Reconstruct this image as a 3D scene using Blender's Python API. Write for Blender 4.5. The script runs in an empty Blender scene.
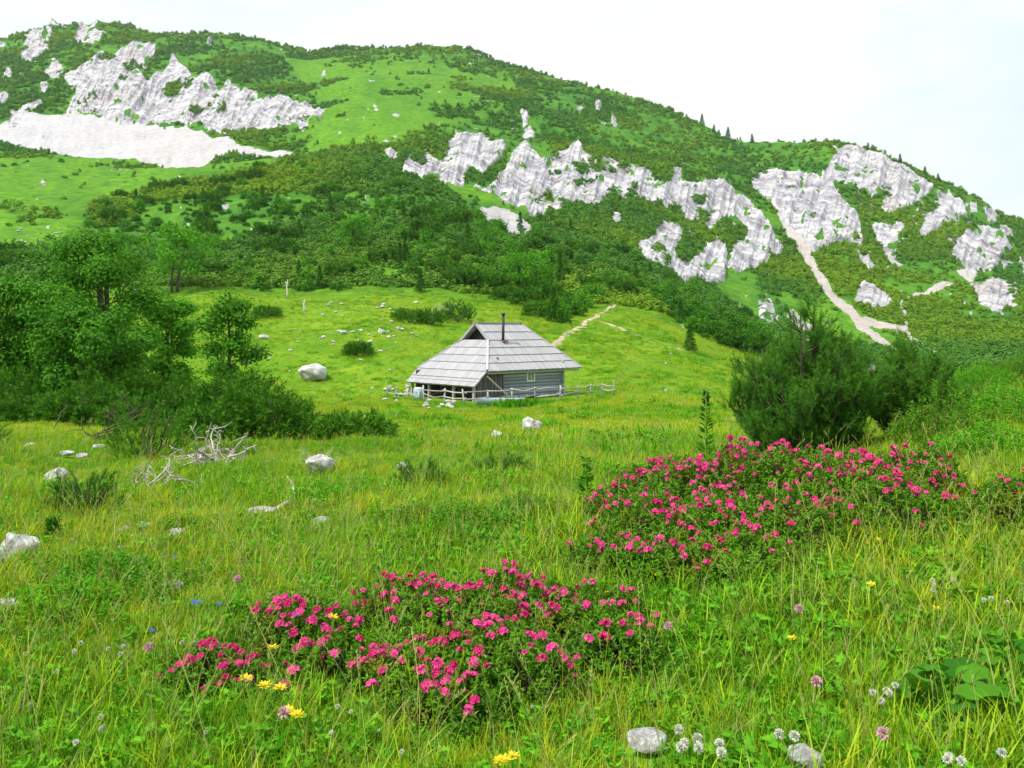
import bpy, math, numpy as np
from math import radians as R
from mathutils import Vector
rng = np.random.default_rng(7)
F, HY, CZ = 853.0, 330.0, 1.6          # focal length in px, horizon row, eye height
C = bpy.context.scene.collection

# ------------------------------------------------------------------ noise
def _h(ix, iy, s):
    n = (ix.astype(np.int64)*374761393 + iy.astype(np.int64)*668265263 + s*1442695041) & 0xFFFFFFFF
    n = ((n ^ (n >> 13))*1274126177) & 0xFFFFFFFF
    n = (n ^ (n >> 16)) & 0xFFFFFFFF
    return n/4294967295.0
def vn(x, y, s=0):
    x = np.asarray(x, float); y = np.asarray(y, float)
    ix = np.floor(x); iy = np.floor(y); fx = x-ix; fy = y-iy
    fx = fx*fx*fx*(fx*(fx*6-15)+10); fy = fy*fy*fy*(fy*(fy*6-15)+10)
    a = _h(ix, iy, s); b = _h(ix+1, iy, s); c = _h(ix, iy+1, s); d = _h(ix+1, iy+1, s)
    return (a+(b-a)*fx)*(1-fy) + (c+(d-c)*fx)*fy
def fbm(x, y, s=0, o=4, g=.5):
    t = 0; a = 1; w = 0
    for k in range(o):
        t = t + a*(vn(x*2**k+17.3*k, y*2**k-9.1*k, s+k)*2-1); w += a; a *= g
    return t/w
def ridg(x, y, s=0, o=4):
    t = 0; a = 1; w = 0
    for k in range(o):
        t = t + a*(1-np.abs(vn(x*2**k+31.7*k, y*2**k+5.3*k, s+k)*2-1)); w += a; a *= .5
    return t/w
def sst(a, b, x):
    t = np.clip((x-a)/(b-a), 0, 1); return t*t*(3-2*t)

# ------------------------------------------------------------------ terrain profile
def pchip(x, y, xq):
    x = np.asarray(x, float); y = np.asarray(y, float)
    h = np.diff(x); d = np.diff(y)/h; m = np.zeros(len(x))
    for i in range(1, len(x)-1):
        if d[i-1]*d[i] > 0:
            w1 = 2*h[i]+h[i-1]; w2 = h[i]+2*h[i-1]; m[i] = (w1+w2)/(w1/d[i-1]+w2/d[i])
    m[0] = d[0]; m[-1] = d[-1]
    i = np.clip(np.searchsorted(x, xq)-1, 0, len(x)-2); t = np.clip((xq-x[i])/h[i], 0, 1)
    return ((1+2*t)*(1-t)**2*y[i] + t*(1-t)**2*h[i]*m[i] + t*t*(3-2*t)*y[i+1] + t*t*(t-1)*h[i]*m[i+1])
DD = [3, 5, 8, 12, 18, 28, 50, 75, 110, 170, 260, 400]
UU = [-400, 0, 128, 256, 384, 512, 640, 768, 896, 1024, 1424]
TY = [[768,598,498,455,425,408,392,355,300,250,190,150],
      [768,600,500,458,432,415,398,350,283,225,180,152],
      [768,602,502,460,434,416,400,350,288,228,182,158],
      [768,603,503,461,435,417,394,332,290,222,172,146],
      [768,603,503,461,435,419,395,332,290,222,160,125],
      [768,603,503,461,436,421,396,342,300,242,190,140],
      [765,600,500,458,435,420,395,352,312,272,225,165],
      [760,592,490,455,436,422,402,380,356,328,278,205],
      [755,580,478,446,424,414,408,397,374,345,292,222],
      [750,565,455,412,386,378,384,388,376,345,300,258],
      [745,560,450,400,370,360,365,375,370,350,330,315]]
TY = np.array(TY, float)
CR = [(-700,120),(-400,80),(-200,60),(0,38),(50,25),(95,20),(150,27),(215,33),(260,40),(310,51),(340,46),(380,45),(430,44),(470,48),(520,65),(560,78),(620,95),(680,117),(725,136),(745,142),(770,141),(830,138),(870,145),(905,157),(940,175),(970,192),(1000,210),(1024,219),(1200,270),(1500,310)]
DC = [(-700,1000),(0,930),(250,900),(500,820),(640,700),(740,600),(830,540),(1024,500),(1500,450)]
us = np.arange(-420, 1445, 5.0)
cols = np.stack([pchip(UU, TY[:, k], np.clip(us, -400, 1424)) for k in range(len(DD))], 1)
ycr = np.interp(us, [a for a, b in CR], [b for a, b in CR]); dcr = np.interp(us, [a for a, b in DC], [b for a, b in DC])
lds = np.linspace(math.log(3), math.log(1000), 420)
TZ = np.zeros((len(us), len(lds)))
for i in range(len(us)):
    dm = math.sqrt(400*dcr[i]) if dcr[i] > 440 else 425
    lx = np.log(np.array(DD+[dm, dcr[i]])); yy = np.r_[cols[i], cols[i, -1]*.47+ycr[i]*.53, ycr[i]]
    yq = pchip(lx, yy, np.minimum(lds, lx[-1])); d = np.exp(lds)
    z = CZ+(HY-yq)*d/F
    zc = CZ+(HY-ycr[i])*dcr[i]/F
    TZ[i] = np.where(d > dcr[i], zc-.42*(d-dcr[i])-.0*d, z)
HUT = (-.87, 50.2)
def base_h(X, Y):
    X = np.asarray(X, float); Y = np.asarray(Y, float)
    Yc = np.maximum(Y, 3.0); u = 512+F*X/np.maximum(Yc, 3); 
    iu = np.clip((u-us[0])/5.0, 0, len(us)-1.001); il = np.clip((np.log(np.minimum(Yc, 999))-lds[0])/(lds[1]-lds[0]), 0, len(lds)-1.001)
    a = iu.astype(int); b = il.astype(int); fa = iu-a; fb = il-b
    z = (TZ[a, b]*(1-fa)+TZ[a+1, b]*fa)*(1-fb)+(TZ[a, b+1]*(1-fa)+TZ[a+1, b+1]*fa)*fb
    z = np.where(Y > 999, z-.42*(Y-999), z)
    return z
def H(X, Y):
    X = np.asarray(X, float); Y = np.asarray(Y, float)
    z = base_h(X, Y)
    hut = np.exp(-(((X-HUT[0])/8)**2+((Y-HUT[1])/7)**2)**2)
    z = z+.07*fbm(X/.9, Y/.9, 3, 3)*(1-sst(30, 60, Y))+.13*fbm(X/2.6, Y/2.6, 8, 2)*(1-hut)*sst(3, 7, Y)
    z = z+.42*fbm(X/6, Y/6, 5, 3)*sst(14, 60, Y)*(1-hut)
    z = z+1.6*fbm(X/25, Y/25, 9, 3)*sst(80, 200, Y)+6*fbm(X/75, Y/75, 12, 3)*sst(180, 420, Y)
    return z
_dm = np.exp(np.linspace(math.log(2.6), math.log(990), 3000))
def P(px, py):
    "world point of the ground seen at a photo pixel"
    X = (px-512)/F*_dm; z = H(X, _dm); y = HY-F*(z-CZ)/_dm
    k = np.argmax(y <= py) if np.any(y <= py) else len(_dm)-1
    return float(X[k]), float(_dm[k]), float(z[k])
def G(px, d):
    x = (px-512)/F*d; return x, d, float(H(x, d))

# ------------------------------------------------------------------ masks traced in the photo, used to classify ground
MW, MH = 1200, 420; OX = 80
def tr(pts, ox, oy, s): return [(ox+x/s, oy+y/s) for x, y in pts]
def raster(polys, blur=1):
    m = np.zeros((MH, MW))
    for p in polys:
        p = np.array(p); x0, y0 = np.floor(p.min(0)).astype(int)-1; x1, y1 = np.ceil(p.max(0)).astype(int)+1
        x0 = max(x0, -OX); x1 = min(x1, MW-OX-1); y0 = max(y0, 0); y1 = min(y1, MH-1)
        gx, gy = np.meshgrid(np.arange(x0, x1), np.arange(y0, y1)); ins = np.zeros(gx.shape, bool)
        for i in range(len(p)):
            (ax, ay), (bx, by) = p[i], p[i-1]
            if ay == by: continue
            c = ((ay > gy) != (by > gy)) & (gx < (bx-ax)*(gy-ay)/(by-ay)+ax); ins ^= c
        m[y0:y1, x0+OX:x1+OX] = np.maximum(m[y0:y1, x0+OX:x1+OX], ins)
    for _ in range(blur):
        m = (m+np.roll(m, 1, 0)+np.roll(m, -1, 0))/3; m = (m+np.roll(m, 1, 1)+np.roll(m, -1, 1))/3
    return m
def strip(pts, ws):
    out = []; L = []; Rr = []
    pts = np.array(pts, float)
    for i in range(len(pts)):
        t = pts[min(i+1, len(pts)-1)]-pts[max(i-1, 0)]; n = np.array([-t[1], t[0]])/np.hypot(*t); w = ws[i]/2
        L.append(tuple(pts[i]+n*w)); Rr.append(tuple(pts[i]-n*w))
    return L+Rr[::-1]
def samp(m, px, py):
    x = np.clip(px+OX, 0, MW-1.01); y = np.clip(py, 0, MH-1.01); a = x.astype(int); b = y.astype(int); fx = x-a; fy = y-b
    return (m[b, a]*(1-fx)+m[b, a+1]*fx)*(1-fy)+(m[b+1, a]*(1-fx)+m[b+1, a+1]*fx)*fy
a_ = lambda p: tr(p, 0, 0, 3.012); b_ = lambda p: tr(p, 370, 100, 3.531); c_ = lambda p: tr(p, 600, 120, 3.84); d_ = lambda p: tr(p, 740, 120, 2.845)
ROCK = [a_([(200,340),(240,260),(190,240),(210,215),(310,155),(325,180),(345,170),(365,150),(410,132),(465,135),(470,165),(410,200),(445,240),(470,210),(495,215),(520,170),(560,205),(585,240),(620,225),(650,240),(660,270),(685,235),(720,265),(760,280),(800,290),(840,285),(860,290),(900,320),(935,320),(945,340),(985,325),(960,375),(905,395),(850,400),(800,400),(740,395),(690,390),(640,395),(600,370),(540,370),(440,380),(350,370),(290,350),(230,330)]),
 a_([(130,230),(135,200),(170,185),(200,210),(170,240)]), a_([(60,130),(100,95),(160,95),(150,115),(80,140)]), a_([(60,170),(110,125),(145,140),(130,165),(85,180)]),
 a_([(140,78),(185,68),(235,62),(250,70),(180,88)]), a_([(225,105),(255,60),(300,68),(275,95),(320,105),(300,140),(270,140),(265,110),(230,125)]),
 a_([(-60,190),(30,198),(38,228),(-60,232)]), a_([(-90,280),(25,285),(20,310),(-90,320)]), a_([(25,380),(30,350),(120,305),(130,318),(75,350),(60,385)]), a_([(-40,122),(12,130),(15,145),(-40,148)]), a_([(623,122),(637,124),(636,137),(625,137)]), a_([(118,270),(125,250),(145,255),(140,270)]),
 b_([(115,240),(150,165),(180,160),(235,200),(280,185),(275,150),(310,125),(380,120),(400,105),(415,160),(470,150),(480,185),(440,220),(400,250),(350,225),(330,250),(335,300),(310,305),(245,270),(240,240),(180,265),(140,250)]),
 b_([(48,180),(70,163),(100,180),(97,205),(60,207)]),
 b_([(400,320),(440,280),(490,215),(520,165),(545,150),(590,190),(600,205),(690,180),(730,135),(770,200),(790,235),(820,225),(830,260),(880,225),(920,230),(960,260),(1000,290),(1034,330),(1034,400),(960,300),(900,310),(910,365),(860,330),(790,360),(730,350),(680,330),(590,340),(550,385),(490,380),(440,330)]),
 b_([(365,320),(375,300),(395,315),(385,328)]), b_([(552,390),(570,365),(632,370),(622,413),(570,418)]), b_([(640,380),(650,345),(685,360),(670,385)]), b_([(848,428),(860,383),(890,395),(888,428)]), b_([(525,32),(552,42),(557,75),(543,65)]), b_([(536,118),(560,75),(583,100),(578,128)]), b_([(848,45),(862,45),(875,78),(862,80)]), b_([(795,12),(815,12),(818,26),(798,26)]), b_([(733,16),(750,16),(752,28),(735,28)]), b_([(490,-5),(505,-5),(506,10),(492,10)]),
 c_([(-40,170),(80,165),(150,190),(200,210),(205,270),(270,250),(290,190),(318,195),(310,250),(385,265),(420,265),(460,240),(500,258),(520,305),(560,320),(600,350),(660,420),(705,520),(640,545),(590,575),(520,590),(500,560),(510,500),(560,470),(575,420),(510,365),(450,410),(430,440),(370,390),(330,400),(310,345),(220,340),(180,320),(130,300),(100,260),(60,240),(50,270),(-40,290)]),
 c_([(135,470),(200,450),(240,400),(300,400),(315,440),(290,500),(300,530),(340,540),(400,500),(450,465),(490,500),(480,600),(420,620),(360,600),(330,630),(260,570),(180,540)]), c_([(42,390),(60,338),(88,360),(72,388)]),
 d_([(28,125),(50,150),(80,140),(130,150),(190,140),(240,165),(245,135),(260,100),(300,68),(340,73),(390,88),(450,108),(490,140),(545,168),(552,205),(500,235),(430,272),(400,260),(415,210),(380,215),(350,195),(280,160),(260,200),(300,235),(340,290),(350,350),(380,430),(330,400),(330,350),(270,350),(210,385),(170,330),(130,290),(100,250),(60,230),(40,190)]),
 d_([(508,332),(530,268),(570,260),(560,210),(590,183),(642,258),(645,290),(590,300),(560,320),(520,348)]), d_([(598,390),(650,330),(700,310),(740,318),(778,385),(740,400),(720,440),(650,430),(620,410)]), d_([(690,228),(722,232),(732,288),(710,288)]), d_([(658,460),(740,460),(782,520),(740,540),(755,560),(680,520)]), d_([(328,515),(345,463),(400,478),(442,520),(420,542),(370,542)]), d_([(375,300),(470,305),(450,350),(440,400),(490,435),(430,405),(390,340)]), d_([(738,298),(762,300),(788,345),(760,340)]), d_([(50,510),(90,508),(112,572),(60,565)]), d_([(790,400),(850,420),(900,500),(830,470)])]
SCREE = [a_([(-240,330),(-100,350),(0,375),(60,345),(180,348),(230,335),(330,365),(440,380),(560,388),(640,410),(700,430),(760,440),(880,445),(893,456),(800,457),(690,450),(650,468),(610,489),(500,489),(300,467),(190,442),(0,414),(-200,400)]),
 b_([(383,383),(440,388),(510,403),(590,450),(602,492),(560,482),(500,478),(470,440),(398,418)]), c_([(250,605),(300,618),(358,650),(345,672),(280,642)]),
 strip(d_([(92,135),(105,230),(150,320),(205,420),(270,510),(350,580),(420,640),(510,725)]), [11,15,12,10,8,7,7,7]),
 strip(d_([(350,565),(470,600),(540,660),(600,725)]), [5,5,5,5]), strip(d_([(480,600),(455,520),(500,495),(605,462)]), [4,4,4,3]), 
 strip(d_([(140,545),(180,580),(240,605)]), [9,12,6]), strip(d_([(190,635),(240,655)]), [6,5]), strip(d_([(330,690),(395,715)]), [6,5]), d_([(610,430),(680,430),(660,460)])]
LIGHT = [[(-60,148),(0,146),(120,158),(250,166),(300,150),(330,150),(250,176),(130,192),(70,214),(0,182),(-60,180)],[(-60,190),(0,186),(25,176),(48,184),(30,200),(75,200),(92,205),(80,232),(62,246),(30,256),(-60,262)],
 [(280,60),(480,60),(520,75),(500,110),(440,125),(400,140),(380,170),(330,165),(300,140),(330,110)],
 [(120,170),(200,160),(260,150),(290,160),(200,182),(140,190),(60,182)],[(380,150),(480,200),(520,215),(600,250),(590,240),(500,190),(420,165)],
 [(390,245),(420,225),(455,228),(430,260),(400,300),(385,300),(370,285)],[(700,250),(760,270),(760,330),(720,300)],[(775,290),(850,300),(900,340),(880,350),(800,330)]]
THICK = [[(80,218),(130,192),(180,180),(240,170),(300,158),(370,168),(430,190),(455,210),(418,238),(385,262),(350,292),(250,292),(190,272),(110,252)],
 [(395,275),(398,240),(450,218),(520,222),(590,238),(650,270),(700,298),(640,298),(600,298),(565,326),(530,315),(500,302),(440,280)],
 [(650,285),(700,290),(760,322),(768,352),(735,352),(700,338),(650,305)], [(-80,262),(0,255),(60,262),(60,300),(-80,300)]]
mR = raster(ROCK); mS = raster(SCREE); mL = raster(LIGHT, 22); mT = raster(THICK, 2); mR2 = raster(ROCK, 12); mR3 = raster([d_([(250,100),(300,68),(490,130),(600,180),(690,225),(740,300),(785,380),(795,520),(740,560),(650,480),(600,400),(500,340),(440,430),(380,440),(340,290),(200,200)]), c_([(60,180),(300,195),(500,258),(700,500),(560,590),(300,640),(140,500)])], 3)
def pix(X, Y, Z): return 512+F*X/Y, HY-F*(Z-CZ)/Y

# ------------------------------------------------------------------ mesh + object helpers
def mesh(name, V, Fs, mats, mi=None, tint=None, smooth=False):
    V = np.asarray(V, np.float32); me = bpy.data.meshes.new(name)
    Fs = [np.asarray(f, np.int32) for f in Fs if len(f)]
    nl = sum(f.size for f in Fs); nf = sum(len(f) for f in Fs)
    me.vertices.add(len(V)); me.vertices.foreach_set('co', V.ravel())
    me.loops.add(nl); me.loops.foreach_set('vertex_index', np.concatenate([f.ravel() for f in Fs]))
    tot = np.concatenate([np.full(len(f), f.shape[1], np.int32) for f in Fs]); st = np.r_[0, np.cumsum(tot)[:-1]].astype(np.int32)
    me.polygons.add(nf); me.polygons.foreach_set('loop_start', st)
    try: me.polygons.foreach_set('loop_total', tot)
    except Exception: pass
    if mi is not None: me.polygons.foreach_set('material_index', np.asarray(mi, np.int32))
    me.polygons.foreach_set('use_smooth', np.full(nf, smooth))
    for m in (mats if isinstance(mats, (list, tuple)) else [mats]): me.materials.append(m)
    if tint is not None:
        at = me.attributes.new('tint', 'FLOAT', 'POINT'); at.data.foreach_set('value', np.asarray(tint, np.float32))
    me.update(calc_edges=True); return me
class MB:
    "collects geometry; tint is a per-vertex colour-variation value"
    def __init__(s): s.V = []; s.T = []; s.Q = []; s.Tt = []; s.n = 0; s.mq = []; s.mt = []
    def add(s, V, tri=None, quad=None, tint=.5, m=0):
        V = np.asarray(V, float).reshape(-1, 3); s.V.append(V)
        s.Tt.append(np.full(len(V), tint) if np.isscalar(tint) else np.asarray(tint))
        if tri is not None and len(tri): s.T.append(np.asarray(tri)+s.n); s.mt += [m]*len(tri)
        if quad is not None and len(quad): s.Q.append(np.asarray(quad)+s.n); s.mq += [m]*len(quad)
        s.n += len(V)
    def mesh(s, name, mats, smooth=False):
        T = np.concatenate(s.T) if s.T else np.zeros((0, 3), int); Q = np.concatenate(s.Q) if s.Q else np.zeros((0, 4), int)
        return mesh(name, np.concatenate(s.V), [T, Q], mats, s.mt+s.mq, np.concatenate(s.Tt), smooth)
    def box(s, c, sz, rot=None, tint=.5, m=0):
        v = np.array([[x, y, z] for x in (-.5, .5) for y in (-.5, .5) for z in (-.5, .5)])*np.array(sz)
        if rot is not None: v = v@np.array(rot).T
        s.add(v+np.array(c), quad=[[0,1,3,2],[4,6,7,5],[0,4,5,1],[2,3,7,6],[0,2,6,4],[1,5,7,3]], tint=tint, m=m)
    def beam(s, a, b, w, h, tint=.5, m=0):
        a = np.array(a, float); b = np.array(b, float); x = b-a; L = np.linalg.norm(x); x /= L
        up = np.array([0, 0, 1.]) if abs(x[2]) < .95 else np.array([0, 1., 0]); y = np.cross(up, x); y /= np.linalg.norm(y); z = np.cross(x, y)
        s.box((a+b)/2, (L, w, h), np.stack([x, y, z], 1), tint, m)
    def tube(s, pts, rad, n=6, tint=.5, m=0):
        pts = np.array(pts, float); k = len(pts); rad = np.broadcast_to(rad, (k,)); t = np.gradient(pts, axis=0); t /= np.linalg.norm(t, axis=1)[:, None]+1e-9
        ref = np.array([0, 0, 1.]) if abs(t[0][2]) < .9 else np.array([1., 0, 0]); V = []
        for i in range(k):
            u = np.cross(ref, t[i]); u /= np.linalg.norm(u)+1e-9; w = np.cross(t[i], u); ref = np.cross(t[i], u)*0+ref
            a = np.arange(n)*2*np.pi/n; V.append(pts[i]+rad[i]*(np.cos(a)[:, None]*u+np.sin(a)[:, None]*w))
        q = [[i*n+j, i*n+(j+1) % n, (i+1)*n+(j+1) % n, (i+1)*n+j] for i in range(k-1) for j in range(n)]
        V = np.concatenate(V+[pts[:1], pts[-1:]]); tr_ = [[k*n, (j+1) % n, j] for j in range(n)]+[[k*n+1, (k-1)*n+j, (k-1)*n+(j+1) % n] for j in range(n)]
        s.add(V, tri=tr_, quad=q, tint=tint, m=m)
    def leaves(s, c, d, L, W, fold=0., tint=None, m=0, nrm=None):
        "diamond leaves: base c, direction d (unit), lengths L, widths W"
        n = len(c); L = np.broadcast_to(L, (n,))[:, None]; W = np.broadcast_to(W, (n,))[:, None]
        r = nrm if nrm is not None else rng.normal(size=(n, 3)); side = np.cross(d, r); side /= np.linalg.norm(side, axis=1)[:, None]+1e-9
        V = np.stack([c, c+d*L*.5-side*W*.5, c+d*L, c+d*L*.5+side*W*.5], 1).reshape(-1, 3)
        q = np.arange(n*4).reshape(n, 4); t = np.repeat(tint if tint is not None else rng.random(n), 4); s.add(V, quad=q, tint=t, m=m)
    def spikes(s, c, d, L, W, tint=None, m=0):
        n = len(c); L = np.broadcast_to(L, (n,))[:, None]; W = np.broadcast_to(W, (n,))[:, None]; r = rng.normal(size=(n, 3)); side = np.cross(d, r); side /= np.linalg.norm(side, axis=1)[:, None]+1e-9
        V = np.stack([c-side*W*.5, c+side*W*.5, c+d*L], 1).reshape(-1, 3); s.add(V, tri=np.arange(n*3).reshape(n, 3), tint=np.repeat(tint if tint is not None else rng.random(n), 3), m=m)
def unit(v): v = np.asarray(v, float); return v/(np.linalg.norm(v, axis=-1, keepdims=True)+1e-9)
def tag(o, label=None, cat=None, group=None, kind=None):
    if label: o['label'] = label
    if cat: o['category'] = cat
    if group: o['group'] = group
    if kind: o['kind'] = kind
    return o
def link(name, me, parent=None, loc=None, rz=None, sc=None):
    o = bpy.data.objects.new(name, me); C.objects.link(o)
    if parent: o.parent = parent
    if loc is not None: o.location = loc
    if rz is not None: o.rotation_euler = (0, 0, rz)
    if sc is not None: o.scale = (sc,)*3 if np.isscalar(sc) else sc
    return o
def empty(name, loc=(0, 0, 0), rz=0, sc=1): return link(name, None, None, loc, rz, sc)
def copy_tree(o, parent=None):
    c = o.copy(); C.objects.link(c); c.parent = parent
    for ch in kids.get(o.name, []): kids.setdefault(c.name, []).append(copy_tree(ch, c))
    return c
kids = {}
def part(name, me, parent, **k):
    o = link(name, me, parent, **k); kids.setdefault(parent.name, []).append(o); return o

# ------------------------------------------------------------------ materials
def mat(name):
    m = bpy.data.materials.new(name); m.use_nodes = True; nt = m.node_tree; nt.nodes.clear(); return m, nt, nt.nodes, nt.links
def ramp(N, stops):
    r = N.new('ShaderNodeValToRGB'); e = r.color_ramp.elements
    while len(e) > 1: e.remove(e[-1])
    e[0].position = stops[0][0]; e[0].color = (*stops[0][1], 1)
    for p, c in stops[1:]: k = e.new(p); k.color = (*c, 1)
    return r
def noise(N, L, scale, detail=4, rough=.55, vec=None, dist=0):
    n = N.new('ShaderNodeTexNoise'); n.inputs['Scale'].default_value = scale; n.inputs['Detail'].default_value = detail; n.inputs['Roughness'].default_value = rough; n.inputs['Distortion'].default_value = dist
    if vec is not None: L.new(vec, n.inputs['Vector'])
    return n
def mixc(N, L, fac, a, b, mode='MIX'):
    m = N.new('ShaderNodeMix'); m.data_type = 'RGBA'; m.blend_type = mode; m.clamp_factor = True
    for s, v in (('Factor', fac), ('A', a), ('B', b)):
        i = [x for x in m.inputs if x.name == s and (x.type == 'RGBA' if s != 'Factor' else x.type == 'VALUE')][0]
        if hasattr(v, 'is_output'): L.new(v, i)
        elif s == 'Factor': i.default_value = v
        else: i.default_value = (*v, 1)
    return [x for x in m.outputs if x.type == 'RGBA'][0]
def math_(N, L, op, a, b=0.):
    m = N.new('ShaderNodeMath'); m.operation = op
    for i, v in enumerate((a, b)):
        if hasattr(v, 'is_output'): L.new(v, m.inputs[i])
        else: m.inputs[i].default_value = v
    return m.outputs[0]
def pos(N): return N.new('ShaderNodeNewGeometry').outputs['Position']
def out_pr(N, L, col, rough=.8, bump=None, bs=.5, bd=.05, spec=.3):
    p = N.new('ShaderNodeBsdfPrincipled'); o = N.new('ShaderNodeOutputMaterial'); L.new(p.outputs[0], o.inputs[0])
    if hasattr(col, 'is_output'): L.new(col, p.inputs['Base Color'])
    else: p.inputs['Base Color'].default_value = (*col, 1)
    p.inputs['Roughness'].default_value = rough; p.inputs['Specular IOR Level'].default_value = spec
    if bump is not None:
        b = N.new('ShaderNodeBump'); b.inputs['Strength'].default_value = bs; b.inputs['Distance'].default_value = bd; L.new(bump, b.inputs['Height']); L.new(b.outputs[0], p.inputs['Normal'])
    return p
def leafmat(name, lo, hi, alt=None, altscale=.25, altlo=.45, althi=.6, trans=.26, rough=.6, spec=.1, rnd=.3):
    "two-tone by tint, shifted to alt by a world-scale noise; thin translucent sheet"
    m, nt, N, L = mat(name); at = N.new('ShaderNodeAttribute'); at.attribute_name = 'tint'
    oi = N.new('ShaderNodeObjectInfo'); f = math_(N, L, 'ADD', math_(N, L, 'MULTIPLY', at.outputs['Fac'], 1-rnd), math_(N, L, 'MULTIPLY', oi.outputs['Random'], rnd))
    c = mixc(N, L, f, lo, hi)
    if alt:
        n = noise(N, L, altscale, 3, .5, pos(N)); mr = N.new('ShaderNodeMapRange'); mr.inputs['From Min'].default_value = altlo; mr.inputs['From Max'].default_value = althi; L.new(n.outputs['Fac'], mr.inputs['Value'])
        c2 = mixc(N, L, f, tuple(x*.7 for x in alt), alt); c = mixc(N, L, mr.outputs[0], c, c2)
    p = out_pr(N, L, c, rough, spec=spec)
    t = N.new('ShaderNodeBsdfTranslucent'); L.new(c, t.inputs[0]); ms = N.new('ShaderNodeMixShader'); ms.inputs[0].default_value = trans
    o = [x for x in N if x.type == 'OUTPUT_MATERIAL'][0]; L.new(p.outputs[0], ms.inputs[1]); L.new(t.outputs[0], ms.inputs[2]); L.new(ms.outputs[0], o.inputs[0]); return m
M = {}
M['grass'] = leafmat('grass_blade', (.055,.19,.004), (.32,.54,.014), (.45,.54,.022), .5, .42, .58)
M['grassfar'] = leafmat('meadow_grass', (0.11,0.25,0.0045), (0.285,0.45,0.0135), (0.386,0.49,0.0225), .12, .38, .56)
M['herb'] = leafmat('herb_leaf', (0.046,0.21,0.0054), (0.156,0.46,0.0135))
M['straw'] = leafmat('straw_stalk', (.30,.38,.07), (.52,.52,.18))
M['rholeaf'] = leafmat('rhododendron_leaf', (0.0322,0.14,0.0063), (0.175,0.4,0.0158), (0.202,0.26,0.018), 4., .56, .66, trans=.3, rough=.4)
M['petal'] = leafmat('rhododendron_petal', (.64,.013,.16), (.98,.14,.44), trans=.3, rnd=.75)
M['pine'] = leafmat('pine_needle', (.014,.08,.012), (.12,.31,.022), trans=.2)
M['pinefar'] = leafmat('dwarf_pine_needle', (.018,.10,.006), (.10,.27,.012), trans=.2)
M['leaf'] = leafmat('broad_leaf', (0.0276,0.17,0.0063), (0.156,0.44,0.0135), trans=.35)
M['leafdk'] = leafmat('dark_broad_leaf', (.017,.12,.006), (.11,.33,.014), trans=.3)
M['mtn'] = leafmat('mountain_shrub_leaf', (.055,.17,.024), (.12,.30,.026), (.21,.38,.018), .012, .45, .62, trans=.2)
M['white'] = leafmat('white_petal', (.6,.62,.5), (.85,.85,.78)); M['yellow'] = leafmat('yellow_petal', (.7,.5,.02), (.85,.7,.03))
M['blue'] = leafmat('blue_petal', (.08,.08,.5), (.15,.2,.65)); M['pink'] = leafmat('pale_pink_petal', (.6,.3,.38), (.8,.55,.58)); M['redleaf'] = leafmat('red_tinged_leaf', (.25,.05,.02), (.35,.16,.03))
M['dkblue'] = leafmat('dark_bud', (.015,.03,.04), (.04,.06,.12))
def woodmat(name, lo, hi, sc=8, stretch=(1, 1, 12), bs=.5, rough=.85):
    m, nt, N, L = mat(name); tc = N.new('ShaderNodeTexCoord'); mp = N.new('ShaderNodeMapping'); mp.inputs['Scale'].default_value = stretch; L.new(tc.outputs['Object'], mp.inputs[0])
    n = noise(N, L, sc, 5, .6, mp.outputs[0]); at = N.new('ShaderNodeAttribute'); at.attribute_name = 'tint'
    f = math_(N, L, 'ADD', math_(N, L, 'MULTIPLY', n.outputs['Fac'], .6), math_(N, L, 'MULTIPLY', at.outputs['Fac'], .5))
    r = ramp(N, [(.25, lo), (.8, hi)]); L.new(f, r.inputs[0]); out_pr(N, L, r.outputs[0], rough, n.outputs['Fac'], bs, .02); return m
M['shingle'] = woodmat('weathered_shingle', (.27,.265,.28), (.50,.49,.52), 9, (3, 3, 3))
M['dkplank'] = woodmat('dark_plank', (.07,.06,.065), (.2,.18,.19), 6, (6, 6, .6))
M['log'] = woodmat('grey_log', (.20,.22,.27), (.42,.45,.53), 6, (.7, 6, 6))
M['deadwood'] = woodmat('dead_wood', (.30,.26,.24), (.62,.57,.55), 20, (1, 1, 1))
M['bark'] = woodmat('bark', (.035,.028,.02), (.11,.085,.06), 12, (1, 1, .3))
M['rail'] = woodmat('fence_wood', (.25,.23,.22), (.52,.49,.47), 12, (1, 1, 1))
def plain(name, col, rough=.6, metal=0, bump=0):
    m, nt, N, L = mat(name); n = noise(N, L, 14, 4, .6, N.new('ShaderNodeTexCoord').outputs['Object']); c = mixc(N, L, n.outputs['Fac'], tuple(x*.75 for x in col), tuple(min(1, x*1.2) for x in col))
    p = out_pr(N, L, c, rough, n.outputs['Fac'], .2, .01); p.inputs['Metallic'].default_value = metal; return m
M['metal'] = plain('sooty_metal', (.05,.045,.045), .6, .3); M['bluep'] = plain('pale_blue_plastic', (.34,.46,.50), .45); M['trough'] = plain('pale_blue_tin', (.50,.60,.74), .5)
M['paint'] = plain('white_paint', (.72,.74,.66), .5); M['pane'] = plain('dusty_glass', (.22,.26,.22), .15); M['dark'] = plain('painted_interior_shade', (.02,.018,.016), .9)
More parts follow.
